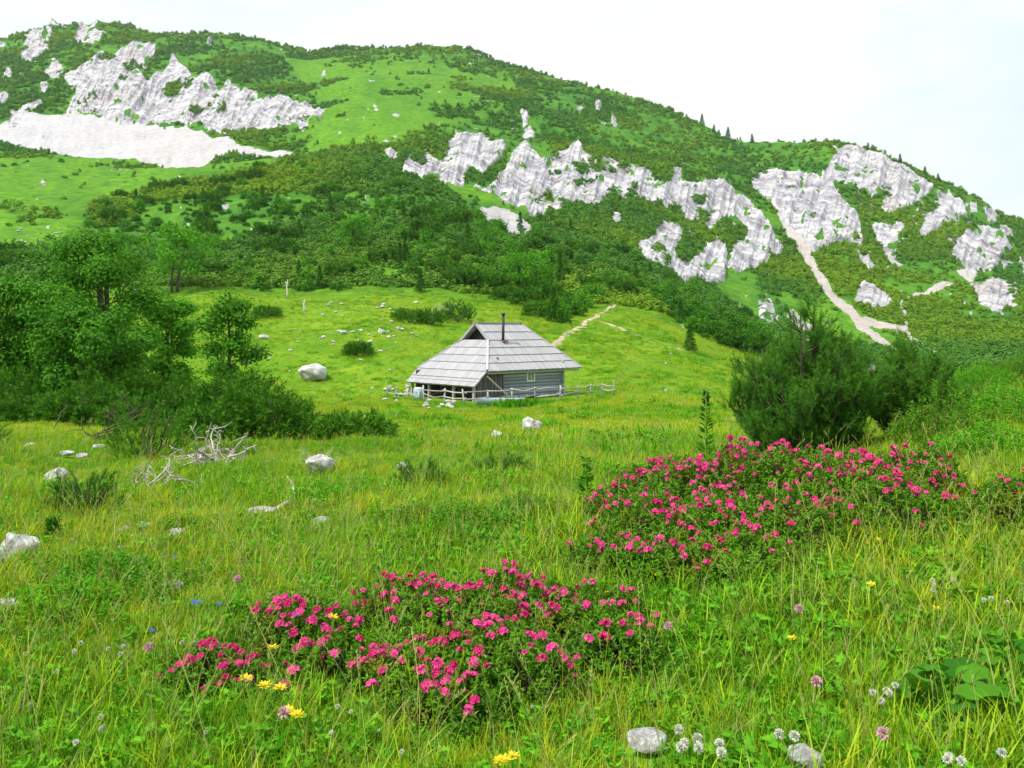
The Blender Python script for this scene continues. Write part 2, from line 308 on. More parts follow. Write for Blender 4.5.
def rockmat(name, lo, mid, hi, sc, bd, stain=.5, grass=0., vs=1., cw=.12):
    m, nt, N, L = mat(name); v = pos(N) if sc < 1 else N.new('ShaderNodeTexCoord').outputs['Object']
    mq = N.new('ShaderNodeMapping'); mq.inputs['Scale'].default_value = (1, 1, vs); mq.inputs['Rotation'].default_value = (0, .25 if vs < 1 else 0, 0); L.new(v, mq.inputs[0]); v = mq.outputs[0]
    n = noise(N, L, sc, 8, .68, v, .6); w = noise(N, L, sc*.23, 5, .6, v, 1.2); vo = N.new('ShaderNodeTexVoronoi'); vo.feature = 'DISTANCE_TO_EDGE'; vo.inputs['Scale'].default_value = sc*1.3; 
    nv = noise(N, L, sc*2, 3, .6, v); va = N.new('ShaderNodeVectorMath'); va.operation = 'MULTIPLY_ADD'; L.new(nv.outputs['Color'], va.inputs[0]); va.inputs[1].default_value = (.6/sc,)*3; L.new(v, va.inputs[2]); L.new(va.outputs[0], vo.inputs['Vector'])
    r = ramp(N, [(.30, lo), (.47, mid), (.62, hi)]); L.new(n.outputs['Fac'], r.inputs[0])
    cr = ramp(N, [(0, (.35,.33,.36)), (.06, (1, 1, 1))]); L.new(vo.outputs['Distance'], cr.inputs[0])
    c = mixc(N, L, cw, r.outputs[0], cr.outputs[0], 'MULTIPLY')
    sr = ramp(N, [(.52, (1, 1, 1)), (.68, (.86,.74,.60))]); L.new(w.outputs['Fac'], sr.inputs[0]); c = mixc(N, L, stain, c, sr.outputs[0], 'MULTIPLY')
    h = math_(N, L, 'ADD', n.outputs['Fac'], math_(N, L, 'MULTIPLY', cr.outputs[0], .25 if vs < 1 else .06)); out_pr(N, L, c, .9, h, .9, bd, .2); return m
M['cliff'] = rockmat('limestone_cliff', (.13,.125,.15), (.40,.39,.42), (.63,.62,.63), .10, 3.2, vs=.35, cw=.45)
M['stone'] = rockmat('limestone_boulder', (.18,.175,.17), (.42,.415,.405), (.66,.65,.64), 5.0, .04, .6)
def screemat():
    m, nt, N, L = mat('scree_gravel'); v = pos(N); n = noise(N, L, .5, 8, .75, v); w = noise(N, L, .03, 4, .6, v); r = ramp(N, [(.32, (.37,.365,.38)), (.68, (.62,.61,.63))]); L.new(n.outputs['Fac'], r.inputs[0])
    s = ramp(N, [(.4, (1, 1, 1)), (.7, (.90,.84,.78))]); L.new(w.outputs['Fac'], s.inputs[0]); cS_ = mixc(N, L, .8, r.outputs[0], s.outputs[0], 'MULTIPLY'); sx = N.new('ShaderNodeSeparateXYZ'); L.new(v, sx.inputs[0]); mr = N.new('ShaderNodeMapRange'); L.new(sx.outputs[0], mr.inputs['Value']); mr.inputs['From Min'].default_value = 0; mr.inputs['From Max'].default_value = 60; out_pr(N, L, mixc(N, L, mr.outputs[0], cS_, mixc(N, L, 1., cS_, (1.03,.96,.88), 'MULTIPLY')), .95, n.outputs['Fac'], .8, 1.5); return m
M['scree'] = screemat()
def groundmat(name, near):
    m, nt, N, L = mat(name); v = pos(N)
    if near:
        a = noise(N, L, .35, 3, .5, v); b = noise(N, L, 4.5, 5, .7, v); w = noise(N, L, .07, 4, .55, v)
        r = ramp(N, [(.3, (.045,.16,.006)), (.5, (.10,.23,.009)), (.72, (.20,.31,.014))]); L.new(math_(N, L, 'ADD', math_(N, L, 'MULTIPLY', a.outputs['Fac'], .5), math_(N, L, 'MULTIPLY', b.outputs['Fac'], .5)), r.inputs[0])
        r2 = ramp(N, [(.4, (1, 1, 1)), (.62, (1.35, 1.12, 1.2))]); L.new(w.outputs['Fac'], r2.inputs[0]); c = mixc(N, L, .9, r.outputs[0], r2.outputs[0], 'MULTIPLY')
        e = noise(N, L, .9, 6, .7, v, .8); er = ramp(N, [(.63, (0, 0, 0)), (.70, (1, 1, 1))]); L.new(e.outputs['Fac'], er.inputs[0]); c = mixc(N, L, er.outputs[0], c, (.22,.17,.11))
        out_pr(N, L, c, .95, b.outputs['Fac'], .6, .06, .1)
    else:
        at = N.new('ShaderNodeAttribute'); at.attribute_name = 'tint'; a = noise(N, L, .05, 6, .68, v, .5); b = noise(N, L, .35, 5, .7, v)
        r = ramp(N, [(.35, (.028,.12,.014)), (.5, (.055,.18,.016)), (.66, (.10,.25,.016))]); L.new(a.outputs['Fac'], r.inputs[0])
        l = ramp(N, [(.3, (.05,.175,.012)), (.62, (.13,.29,.014))]); L.new(b.outputs['Fac'], l.inputs[0]); c = mixc(N, L, at.outputs['Fac'], r.outputs[0], l.outputs[0])
        b2 = ramp(N, [(.3, (.72,.76,.8)), (.65, (1.1, 1.1, 1))]); L.new(b.outputs['Fac'], b2.inputs[0]); c = mixc(N, L, .8, c, b2.outputs[0], 'MULTIPLY'); out_pr(N, L, c, .95, b.outputs['Fac'], .8, 1.2, .1)
    return m
M['meadow'] = groundmat('meadow_turf', True); M['slope'] = groundmat('mountain_turf', False)
M['dirt'] = rockmat('trodden_earth', (.28,.21,.13), (.42,.34,.23), (.56,.48,.37), 1.5, .03)

# ------------------------------------------------------------------ the ground: one sheet, split by what covers it
ain = np.linspace(-.66, .66, 1000); aout = np.linspace(.66, 1.9, 70)[1:]
A = np.r_[-aout[::-1], ain, aout]
Ys = np.r_[np.linspace(-40, 1.5, 24), np.exp(np.linspace(math.log(2), math.log(50), 190)), np.exp(np.linspace(math.log(50), math.log(1060), 560))[1:], np.linspace(1100, 2200, 14)]
YY = np.repeat(Ys, len(A)); XX = np.tile(A, len(Ys))*(np.maximum(YY, 0)+6)
ZZ = H(XX, YY); Yp = np.maximum(YY, 2); bx, by = pix(XX, Yp, base_h(XX, YY))
far = YY > 60
n1 = fbm(bx/9, by/6, 21, 4); n2 = fbm(bx/22, by/14, 33, 4)
rk = np.where(far, samp(mR, bx, by), 0); sc_ = np.where(far, samp(mS, bx, by), 0)
outl = (bx < -20) | (bx > 1044)
rnd_rock = fbm(XX/90, YY/90, 51, 4)-.12-.3*(YY < 260)
rk = np.where(far & outl, np.clip(rnd_rock*4, 0, 1), rk)
kz = by*1.4; nE = ridg((bx+by*.8*(bx < 350))/9, (by-bx*.4*(bx < 350))/13, 91, 4)-.62
rk2 = np.where(far & ~outl, samp(mR2, bx, by), 0); isrock = (rk+.30*n1+.55*nE > .24) | (rk2+1.0*nE+.3*n1 > .40) | (far & ~outl & (samp(mR3, bx, by)*.5+1.3*nE+.35*n1 > .62)); veg = (n2 > .46) & (rk < .98) | (fbm(bx/9, by/6, 77, 3) > .50); isrock &= ~veg
isscree = (sc_+.40*n1+.5*nE*(bx < 400)) > np.where(bx < 400, .42, .28)
# craggy relief where rock shows
sz = np.clip(YY*.022, 3, 14)
soft = np.clip(rk*1.3, 0, 1)*far
kz = ZZ/np.maximum(YY, 60)*600; kx = XX/np.maximum(YY, 60)*600; lean = np.where(kx < -100, 1., .35)
strat = ridg((kx-kz*.7*lean)/10, (kx*.3*lean+kz)/46, 61, 4)
blocks = ridg((kx-kz*.5*lean)/30, kz/60, 71, 3)
ZZ = ZZ+np.clip(sc_, 0, 1)*far*YY*.002*fbm((kx-kz*.4)/7, kz/11, 81, 4)
ZZ = ZZ+soft*YY*(.0135*(strat-.6)+.010*(blocks-.6)+.0035*(ridg((kx-kz*.3)/4, kz/14, 63, 2)-.6))
lt = np.where(far, np.clip(samp(mL, bx, by)*.8+.7*n2+.25*n1, 0, 1), 0)*(~outl)+np.where(outl & far, np.clip(fbm(XX/60, YY/60, 5, 3)*2, 0, 1), 0)
lt = np.maximum(lt, np.clip((1-sst(95, 150, YY))*.9+.3*n2*(YY < 160), 0, 1))
nA = len(A); ids = np.arange(len(YY)).reshape(len(Ys), nA)
Q = np.stack([ids[:-1, :-1], ids[:-1, 1:], ids[1:, 1:], ids[1:, :-1]], -1).reshape(-1, 4)
cR = isrock[Q].mean(1) > .5; cS = (isscree[Q].mean(1) > .5) & ~cR; near = YY[Q[:, 0]] < 105; cR &= ~near; cS &= ~near
VV = np.stack([XX, YY, ZZ], 1)
for nm, sel, mt, lab, cat in (('meadow', near, 'meadow', 'bright green alpine meadow', 'meadow'), ('mountain_slope', ~near & ~cR & ~cS, 'slope', 'green mountain slopes below the skyline', 'mountain'),
        ('rock_cliff', cR, 'cliff', 'pale grey limestone crags on the mountain', 'cliff'), ('scree', cS, 'scree', 'pale scree fan and gullies under the crags', 'scree')):
    q = Q[sel]; u_, inv = np.unique(q, return_inverse=True)
    o = link(nm, mesh(nm, VV[u_], [inv.reshape(-1, 4)], M[mt], tint=lt[u_], smooth=(nm != 'rock_cliff'))); tag(o, lab, cat, kind='structure')

# path
def ribbon(name, pts, w, m, dz, lab):
    pts = np.array(pts); t = np.linspace(0, 1, len(pts)); q = np.linspace(0, 1, len(pts)*14); x = np.interp(q, t, pts[:, 0]); y = np.interp(q, t, pts[:, 1]); tx = np.gradient(x); ty = np.gradient(y); l = np.hypot(tx, ty); V = []
    for j, s in enumerate(np.linspace(-1, 1, 6)):
        ww = w*(.55+.75*fbm(q*26, q*0+s*3, 5, 3)); px_ = x-ty/l*ww*s; py_ = y+tx/l*ww*s; V.append(np.stack([px_, py_, H(px_, py_)+dz-.10*(abs(s) > .9)], 1))
    V = np.stack(V, 1).reshape(-1, 3); n = len(q); f = [[i*6+j, (i+1)*6+j, (i+1)*6+j+1, i*6+j+1] for i in range(n-1) for j in range(5)]
    o = link(name, mesh(name, V, [f], M[m], tint=np.full(len(V), .5), smooth=True)); tag(o, lab, 'path', kind='structure')
ribbon('path', [P(x, y)[:2] for x, y in [(548,350),(560,340),(578,328),(595,318),(610,308),(630,298)]], .75, 'dirt', .06, 'worn earth path climbing the slope behind the hut')
ribbon('path', [P(x, y)[:2] for x, y in [(600,322),(625,330),(650,342),(690,352)]], .9, 'dirt', .03, 'faint eroded track crossing the slope right of the hut')

# ------------------------------------------------------------------ instanced ground cover (stuff)
def scatter(name, protos, pts, rot, scl, idx, label, cat):
    me = bpy.data.meshes.new(name); me.vertices.add(len(pts)); me.vertices.foreach_set('co', np.asarray(pts, np.float32).ravel())
    for an, ty, dv, key in (('rot', 'FLOAT_VECTOR', rot, 'vector'), ('scl', 'FLOAT', scl, 'value'), ('idx', 'INT', idx, 'value')):
        at = me.attributes.new(an, ty, 'POINT'); at.data.foreach_set(key, np.asarray(dv, np.int32 if ty == 'INT' else np.float32).ravel())
    o = link(name, me); tag(o, label, cat, kind='stuff')
    g = bpy.data.node_groups.new(name, 'GeometryNodeTree'); g.interface.new_socket('Geometry', in_out='INPUT', socket_type='NodeSocketGeometry'); g.interface.new_socket('Geometry', in_out='OUTPUT', socket_type='NodeSocketGeometry')
    N = g.nodes; L = g.links; gi = N.new('NodeGroupInput'); go = N.new('NodeGroupOutput'); j = N.new('GeometryNodeJoinGeometry')
    def na(n, ty): x = N.new('GeometryNodeInputNamedAttribute'); x.data_type = ty; x.inputs['Name'].default_value = n; return [s for s in x.outputs if s.name == 'Attribute' and s.enabled][0]
    r = na('rot', 'FLOAT_VECTOR'); s = na('scl', 'FLOAT'); ix = na('idx', 'INT')
    for k, po in enumerate(protos):
        oi = N.new('GeometryNodeObjectInfo'); oi.inputs['Object'].default_value = po; oi.inputs['As Instance'].default_value = True
        c = N.new('FunctionNodeCompare'); c.data_type = 'INT'; c.operation = 'EQUAL'; ii = [x for x in c.inputs if x.type == 'INT']; L.new(ix, ii[0]); ii[1].default_value = k
        ip = N.new('GeometryNodeInstanceOnPoints'); L.new(gi.outputs[0], ip.inputs['Points']); L.new(oi.outputs['Geometry'], ip.inputs['Instance']); L.new(c.outputs[0], ip.inputs['Selection']); L.new(r, ip.inputs['Rotation']); L.new(s, ip.inputs['Scale']); L.new(ip.outputs[0], j.inputs[0])
    L.new(j.outputs[0], go.inputs[0]); md = o.modifiers.new('scatter', 'NODES'); md.node_group = g; return o
def proto(name, me): return bpy.data.objects.new(name, me)
def rots(n, tilt=.12): return np.stack([rng.normal(0, tilt, n), rng.normal(0, tilt, n), rng.random(n)*6.28], 1)

def tuft(nb, rad, h, w, m, seed, lean=.45, seedhead=0):
    b = MB(); a = rng.random(nb)*6.28; r = rad*np.sqrt(rng.random(nb)); x0 = np.stack([r*np.cos(a), r*np.sin(a), np.full(nb, -.02)], 1)
    d = unit(np.stack([rng.normal(0, 1, nb), rng.normal(0, 1, nb), np.zeros(nb)], 1)); hh = h*(.45+.75*rng.random(nb))[:, None]; ln = lean*(.3+rng.random(nb))[:, None]
    side = np.cross(d, [0, 0, 1.]); ww = (w*(.6+.8*rng.random(nb)))[:, None]; t = rng.random(nb); V = []; 
    for k, (f, wf) in enumerate(((0, .8), (.4, 1), (.75, .7), (1, 0))):
        c = x0+d*hh*ln*f**1.8+np.array([0, 0, 1.])*hh*(f-.25*ln*f**2)
        if wf: V += [c-side*ww*.5*wf, c+side*ww*.5*wf]
        else: V += [c]
    V = np.stack(V, 1); o = np.arange(nb)[:, None]*7
    q = np.concatenate([o+[0, 1, 3, 2], o+[2, 3, 5, 4]]); tr_ = o+[4, 5, 6]
    b.add(V.reshape(-1, 3), tri=tr_, quad=q, tint=np.repeat(t, 7)); return proto('grass_tuft', b.mesh('grass_tuft', M[m]))
def herbtuft(n, rad, h, lf, m):
    b = MB(); 
    for _ in range(n):
        a = rng.random()*6.28; r = rad*rng.random()**.5; p = np.array([r*math.cos(a), r*math.sin(a), 0]); top = p+np.array([rng.normal(0, .03), rng.normal(0, .03), h*(.5+.6*rng.random())])
        b.tube([p, (p+top)/2+rng.normal(0, .005, 3), top], [.0015, .0012, .0008], 3, .6); k = 7; t = rng.random(k)[:, None]; c = p*(1-t)+top*t; d = unit(np.concatenate([rng.normal(0, 1, (k, 2)), rng.uniform(.0, .6, (k, 1))], 1)); b.leaves(c, d, lf*(.6+.7*rng.random(k)), lf*.42, nrm=np.tile([0, 0, 1.], (k, 1))+rng.normal(0, .4, (k, 3)))
    return proto('herb_tuft', b.mesh('herb_tuft', M[m]))
NT = [tuft(26, .07, .15, .0042, 'grass', 1), tuft(26, .08, .22, .0045, 'grass', 2, .6), tuft(20, .06, .12, .0060, 'grass', 3, .9), herbtuft(6, .08, .11, .035, 'herb'), herbtuft(5, .07, .15, .05, 'herb'), tuft(9, .05, .30, .003, 'straw', 5, .35), tuft(30, .09, .17, .0036, 'herb', 6, .7)]
# rhododendron mounds: (px, distance, radius, height, blossoms)
RH = [(632,7.5,.42,.42,22),(674,7.3,.50,.54,46),(732,7.3,.50,.56,46),(660,6.4,.48,.44,40),(728,6.4,.46,.40,34),(795,7.2,.48,.54,34),(862,7.1,.47,.50,30),(795,6.3,.42,.36,16),(905,6.4,.42,.38,16),(915,7.2,.40,.44,20),(1026,6.2,.36,.32,20),(618,6.0,.36,.30,12),
      (296,4.45,.30,.24,24),(330,4.1,.26,.18,13),(212,4.0,.24,.16,16),(404,4.8,.30,.25,16),(452,4.5,.36,.29,36),(512,4.75,.36,.29,34),(430,4.0,.32,.24,24),(512,4.05,.34,.25,20),(590,4.6,.34,.27,14),(615,4.2,.28,.21,6),
      (668,5.75,.42,.30,12),(745,5.7,.42,.28,8),(455,3.75,.28,.18,8),(255,3.9,.22,.14,8)]
RP = [(G(p, d*(.90 if d > 5.2 else .95)), r, h, n) for p, d, r, h, n in RH]
BO = [(312,382,34,'big smooth pale boulder alone on the slope left of the hut',0,.3),(12,566,42,'grey boulder cut by the left photo edge',2,1.),(52,487,26,'angular grey stone left of the young dwarf pine',4,2.),(3,618,28,'flat grey stone low at the left photo edge',1,.4),(169,602,27,'lone rounded stone among dark herbs in the left foreground',0,2.2),(174,542,20,'flat pale stone in the left meadow',3,0),(143,534,13,'small upright stone in the left meadow',2,1),(122,538,13,'small stone left of the small upright one',4,1.3),(200,526,11,'little white stone near the flat pale one',2,.5),(259,522,28,'long flat white stone at the end of the curved fallen branch',5,0),(283,527,14,'small pale stone right of the long flat one',4,0),(320,530,20,'wide low stone in the middle left meadow',3,.7),(122,555,12,'tiny pale stone low in the left meadow',1,0),
      (497,440,15,'small grey boulder left of the pointed one before the hut',2,.2),(532,433,25,'pointed pale boulder on the grass in front of the hut',2,1.4),(598,444,8,'tiny white stone right of the hut boulders',0,0),(402,474,15,'white stone above the small bright dwarf pine',4,0),(648,744,46,'flat white stone in the bottom foreground beside white clover',3,.1),(810,764,44,'rounded white stone at the bottom photo edge',0,.2),(27,450,12,'left one of the pale stones strewn under the left thicket',3,0),(65,459,15,'wider one of the pale stones strewn under the left thicket',5,0),(80,461,12,'pale stone right of the wider one under the left thicket',3,1),(97,451,12,'rightmost of the pale stones strewn under the left thicket',1,1),(245,365,12,'pale stone left above the big smooth boulder',5,1),(263,339,11,'small flat stone above the slender young tree',1,1),(343,335,8,'small stone on the upper meadow above the lone dark bush',0,1),(381,334,9,'white upright stone on the upper meadow behind the hut left side',2,1)]
SPOT = []
for q_ in BO:
    g_ = P(q_[0], q_[1]+(14 if q_[1] > 700 else 0))
    if g_[1] < 20: w_ = q_[2]/F*g_[1]; SPOT.append((g_[0], g_[1]+w_*.1, w_*.62+.02))
def inbush(X, Y, k=.8):
    m = np.zeros(len(X), bool)
    for (a_1, b_1, c_1) in SPOT: m |= ((X-a_1)/c_1)**2+((Y-b_1)/(c_1*1.35))**2 < 1
    for (g, r, h, n) in RP: m |= (X-g[0])**2+(Y-g[1])**2 < (r*k)**2
    return m
def field(n, y0, y1, half=.66, dens=1.0):
    "points over a wedge, even per square metre"
    y = np.sqrt(rng.uniform(y0*y0, y1*y1, n)); x = rng.uniform(-half, half, n)*(y+1.2); return x, y
def sc_ground(name, protos, n, y0, y1, probs, s0, s1, label, cat='grass', keep=None, half=.66, clump=None):
    x, y = field(n, y0, y1, half); m = ~inbush(x, y)
    if clump: m &= (vn(x/clump, y/clump, 5) > .25+.3*rng.random(n))
    if keep is not None: m &= keep(x, y)
    x, y = x[m], y[m]; n = len(x); ix = rng.choice(len(protos), n, p=np.array(probs)/sum(probs))
    s = rng.uniform(s0, s1, n)*(.45+.55*vn(x/1.1, y/1.1, 9)+.5*vn(x/4, y/4, 19))*np.where(x < 0, .85, 1.05); scatter(name, protos, np.stack([x, y, H(x, y)], 1), rots(n), s, ix, label, cat)
def hutfree(x, y): return ((x-HUT[0])**2+(y-HUT[1])**2 > 5.2**2)
sc_ground('grass', NT, 22000, 2.0, 7.5, [4.5, 2, 4, 4.5, 2.6, .45, 3], .7, 1.15, 'mixed meadow grass and herbs in the foreground')
sc_ground('grass', NT, 30000, 7.0, 17, [5, 2.5, 5, 3, 2, .6, 2], .7, 1.15, 'meadow grass in the middle distance')
MT = [tuft(30, .22, .20, .012, 'grassfar', 11, .5), tuft(30, .25, .15, .016, 'grassfar', 12, .8), tuft(22, .2, .26, .010, 'straw', 13, .5), tuft(30, .25, .16, .014, 'grass', 14, .7)]
sc_ground('grass', MT, 34000, 15, 46, [5, 5, .35, 1.5], .5, .85, 'short meadow grass on the way to the hut', keep=hutfree)
sc_ground('grass', MT, 42000, 42, 112, [5, 6, .3, 3], .7, 1.2, 'meadow grass around and behind the hut', keep=hutfree)
TU = [tuft(60, .35, .22, .02, 'herb', 31, .5), herbtuft(16, .3, .2, .09, 'herb')]
sc_ground('tussocks', TU, 9000, 12, 112, [3, 1], .5, 1.3, 'darker green tussocks and herb patches in the meadow', keep=hutfree, clump=4.0)
def stalk(h, m='straw'):
    b = MB(); d = rng.normal(0, .22, 2); pts = [np.array([d[0]*f**2*h, d[1]*f**2*h, h*f*(1-.1*f)]) for f in np.linspace(0, 1, 7)]; b.tube(pts, np.linspace(.0014, .0008, 7), 3, .4)
    k = 22; f = rng.uniform(.84, 1.0, k); c = np.stack([d[0]*f**2*h, d[1]*f**2*h, h*f*(1-.1*f)], 1); b.leaves(c, unit(np.stack([rng.normal(0, .25, k), rng.normal(0, .25, k), np.ones(k)], 1)), .016, .004); 
    k = 3; c = np.stack([np.zeros(k), np.zeros(k), rng.uniform(.05, .4, k)*h], 1); dd = unit(np.stack([rng.normal(0, .5, k), rng.normal(0, .5, k), np.ones(k)], 1)); b.leaves(c, dd, .16, .005, tint=np.zeros(k)); return proto('grass_stalk', b.mesh('grass_stalk', M[m]))
ST = [stalk(h, m) for h, m in ((.42, 'straw'), (.5, 'grass'), (.6, 'straw'), (.36, 'grass'), (.5, 'straw'))]
def stalks(n, y0, y1):
    x, y = field(n, y0, y1); k_ = ~inbush(x, y, .0); x = x[k_]; y = y[k_]; n = len(x); ix = rng.integers(0, len(ST), n); scatter('grass_stalks', ST, np.stack([x, y, H(x, y)-.01], 1), rots(n, .12), rng.uniform(.55, 1.05, n), ix, 'thin seed-bearing grass stalks standing above the turf', 'grass')
stalks(2600, 2.6, 7); stalks(2600, 6.5, 14)

# ------------------------------------------------------------------ shrub clumps on the mountain (stuff)
def clump(n, w, h, lf, m, up=.8, ncl=9):
    b = MB(); cl = unit(rng.normal(size=(ncl, 3)))*rng.uniform(.45, .8, (ncl, 1)); cl[:, 2] = np.abs(cl[:, 2]); k = rng.integers(0, ncl, n); c = cl[k]+rng.normal(0, .17, (n, 3)); c = c*[w/2, w/2, h]; c[:, 2] = np.maximum(c[:, 2], -.05)
    o_ = unit((c-cl[k]*[w/2, w/2, h])*1.3+unit(c*[1, 1, .8])*.35+rng.normal(0, .12, (n, 3))); d = unit(np.cross(o_, rng.normal(size=(n, 3)))); t = np.clip(.3*(k % 3)/2+.6*rng.random(n), 0, 1); b.leaves(c-d*lf*.5, d, lf*(.7+.6*rng.random(n)), lf*.6, tint=t, nrm=o_); return b.mesh('shrub_foliage', M[m])
MC = [proto('mountain_shrub', clump(150, 2.2, 1.1, .42, 'mtn', .6)) for _ in range(4)]+[proto('mountain_shrub', clump(150, 1.6, 1.7, .40, 'mtn', 1.)) for _ in range(2)]
n = 150000; px = rng.uniform(-160, 1180, n); ld = rng.uniform(math.log(112), math.log(960), n); y = np.exp(ld); x = (px-512)/F*y
z = base_h(x, y); ppx, ppy = pix(x, y, z); dc_ = np.interp(px, [a for a, b in DC], [b for a, b in DC])
dens = .55+2.0*fbm(x/34, y/60, 41, 4)-(.7+.5*(ppx < 280))*np.clip(samp(mL, ppx, ppy), 0, 1)-3.2*np.clip(samp(mR, ppx, ppy)*1.3, 0, 1)*(fbm(ppx/22, ppy/14, 33, 4) < .42)-3.5*samp(mS, ppx, ppy)
dens = np.where((ppx < -20) | (ppx > 1044), .35+fbm(x/35, y/35, 41, 4), dens)
dens = np.where((samp(mR, ppx, ppy) < .05) & (samp(mS, ppx, ppy) < .02), np.maximum(dens, (.07+.20*(fbm(x/12, y/22, 43, 2) > .2))*(1-1.3*np.clip(samp(mL, ppx, ppy), 0, .75))), dens)
dens = dens-np.clip(samp(mT, ppx, ppy), 0, 1)*.4
k = (dens > rng.random(n)*.9) & (y < dc_*1.02); x, y = x[k], y[k]; zz = H(x, y)
px_ = 512+F*x/y; rs = np.clip(samp(mR, px_, HY-F*(base_h(x, y)-CZ)/y)*1.3, 0, 1)
s = rng.uniform(.6, 1.5, len(x))*(.45+y/480)
print('mountain shrubs', len(x))
scatter('mountain_shrubs', MC, np.stack([x, y, zz-.1], 1), rots(len(x), .1), s, rng.integers(0, 6, len(x)), 'mats of dwarf pine and scrub covering the mountain slopes', 'shrubs')

# ------------------------------------------------------------------ thicket shrubs as individuals
def mugo(w, h, ns, nn, nl, nw, sl, m, seed=0, dome=.75):
    "dwarf pine foliage: candle shoots on a low dome, each ringed with needles"
    b = MB(); a = rng.random(ns)*6.28; e = rng.random(ns)**.6; r = np.sqrt(1-(1-e)**1.6)*rng.uniform(.55, 1, ns)
    lump = .8+.35*vn(np.cos(a)*2+seed*3.1+r*2, np.sin(a)*2+seed, 4); hh = np.sqrt(np.clip(1-r**2*.9, .02, 1))*lump*rng.uniform(dome, 1.0, ns)
    base = np.stack([r*np.cos(a)*w/2*lump, r*np.sin(a)*w/2*lump, hh*h-sl*.5], 1); base[:, 2] = np.maximum(base[:, 2], .03)
    out = unit(np.stack([np.cos(a)*r*1.0, np.sin(a)*r*1.0, 1.1-.5*r], 1)+rng.normal(0, .22, (ns, 3)))
    t = np.tile(np.linspace(0, 1, nn), ns)[:, None]; B = np.repeat(base, nn, 0); D = np.repeat(out, nn, 0); c = B+D*t*sl
    nd = unit(D*.75+unit(rng.normal(size=(ns*nn, 3)))*.8); tt = np.repeat(rng.random(ns)*.6, nn)+.4*t[:, 0]; b.spikes(c, nd, nl*(1.1-.4*t[:, 0]), nw, tint=tt)
    return b
def mugostems(w, h, n, r0):
    b = MB()
    for _ in range(n):
        a = rng.random()*6.28; r = rng.uniform(.3, .8)*w/2; e = np.array([r*math.cos(a), r*math.sin(a), h*rng.uniform(.45, .8)]); p0 = np.array([rng.normal(0, w*.04), rng.normal(0, w*.04), -.05]); m1 = np.array([e[0]*.55, e[1]*.55, e[2]*.25]); b.tube([p0, m1*.5+p0*.5+[0, 0, .02], m1, (m1+e)/2+[0, 0, e[2]*.08], e], np.linspace(r0, r0*.3, 5), 5)
    return b
FM = [mugo(2.6, 1.5, 200, 9, .32, .09, .35, 'pinefar', i, .4).mesh('dwarf_pine', M['pinefar']) for i in range(3)]
FL = [clump(1100, 2.6, 2.6, .24, 'leaf', .2, 26) for i in range(2)]+[clump(900, 2.4, 2.2, .24, 'leafdk', .2, 26) for i in range(2)]
def sprucemesh(h, w, n=26):
    b = MB(); b.tube([(0, 0, -.1), (0, 0, h*.95)], [h*.02, .01], 5, m=1)
    for i in range(n):
        z = h*(.06+.92*i/n); r = w/2*(1-z/h)**.85+.04; k = 7
        for j in range(k):
            a = rng.random()*6.28; nl = 10; t = np.linspace(.15, 1, nl); c = np.stack([r*t*math.cos(a), r*t*math.sin(a), z+.12*r*(1-t)-.22*r*t], 1); d = unit(np.stack([np.full(nl, math.cos(a)), np.full(nl, math.sin(a)), np.full(nl, -.1)], 1)+rng.normal(0, .55, (nl, 3))); b.leaves(c, d, h*.035+r*.18, h*.018+.02)
    return b.mesh('spruce', [M['pinefar'], M['bark']])
SPR = [sprucemesh(3.2, 1.5), sprucemesh(3.2, 1.1)]
def place(name, me, loc, s, label, cat, group=None, rz=None):
    o = link(name, me, None, loc, rng.random()*6.28 if rz is None else rz, s); return tag(o, label, cat, group)
cnt = 0; areas = [(0, 105, 'on the rounded knoll behind the left trees', 1.0), (1, 105, 'in the dark thicket above the hut', 1.0), (2, 28, 'at the foot of the slope right of the path', 1.0), (3, 12, 'on the slope at the left edge', 1.0)]
for ai, num, where, sc0 in areas:
    num = int(num*1.15)
    p = np.array(THICK[ai]); m_ = raster([THICK[ai]], 0); got = []; tries = 0
    while len(got) < num and tries < 4000:
        tries += 1; x = rng.uniform(p[:, 0].min(), p[:, 0].max()); y = rng.uniform(p[:, 1].min(), p[:, 1].max())
        if samp(m_, np.array([x]), np.array([y]))[0] < .5: continue
        if any((x-a)**2+((y-b)*1.7)**2 < 56 for a, b in got): continue
        got.append((x, y))
    for (x, y) in got:
        g = P(x, y); r = rng.random(); lo = vn(x/35., y/25., 3)
        if r < .06: place('spruce', SPR[cnt % 2], g, rng.uniform(.8, 1.5), 'small spruce '+where, 'tree', 'small spruces '+where)
        elif lo+r*.5 > .72: place('leafy_bush', FL[cnt % 4], g, (lambda q: (q, q, q*.75))(rng.uniform(.9, 1.6)*(.8+g[1]/500)), 'rounded leafy bush '+where, 'bush', 'leafy bushes '+where)
        else: place('dwarf_pine', FM[cnt % 3], g, rng.uniform(1.0, 1.9)*(.75+g[1]/500), 'dark dwarf pine '+where, 'dwarf pine', 'dwarf pines '+where)
        cnt += 1
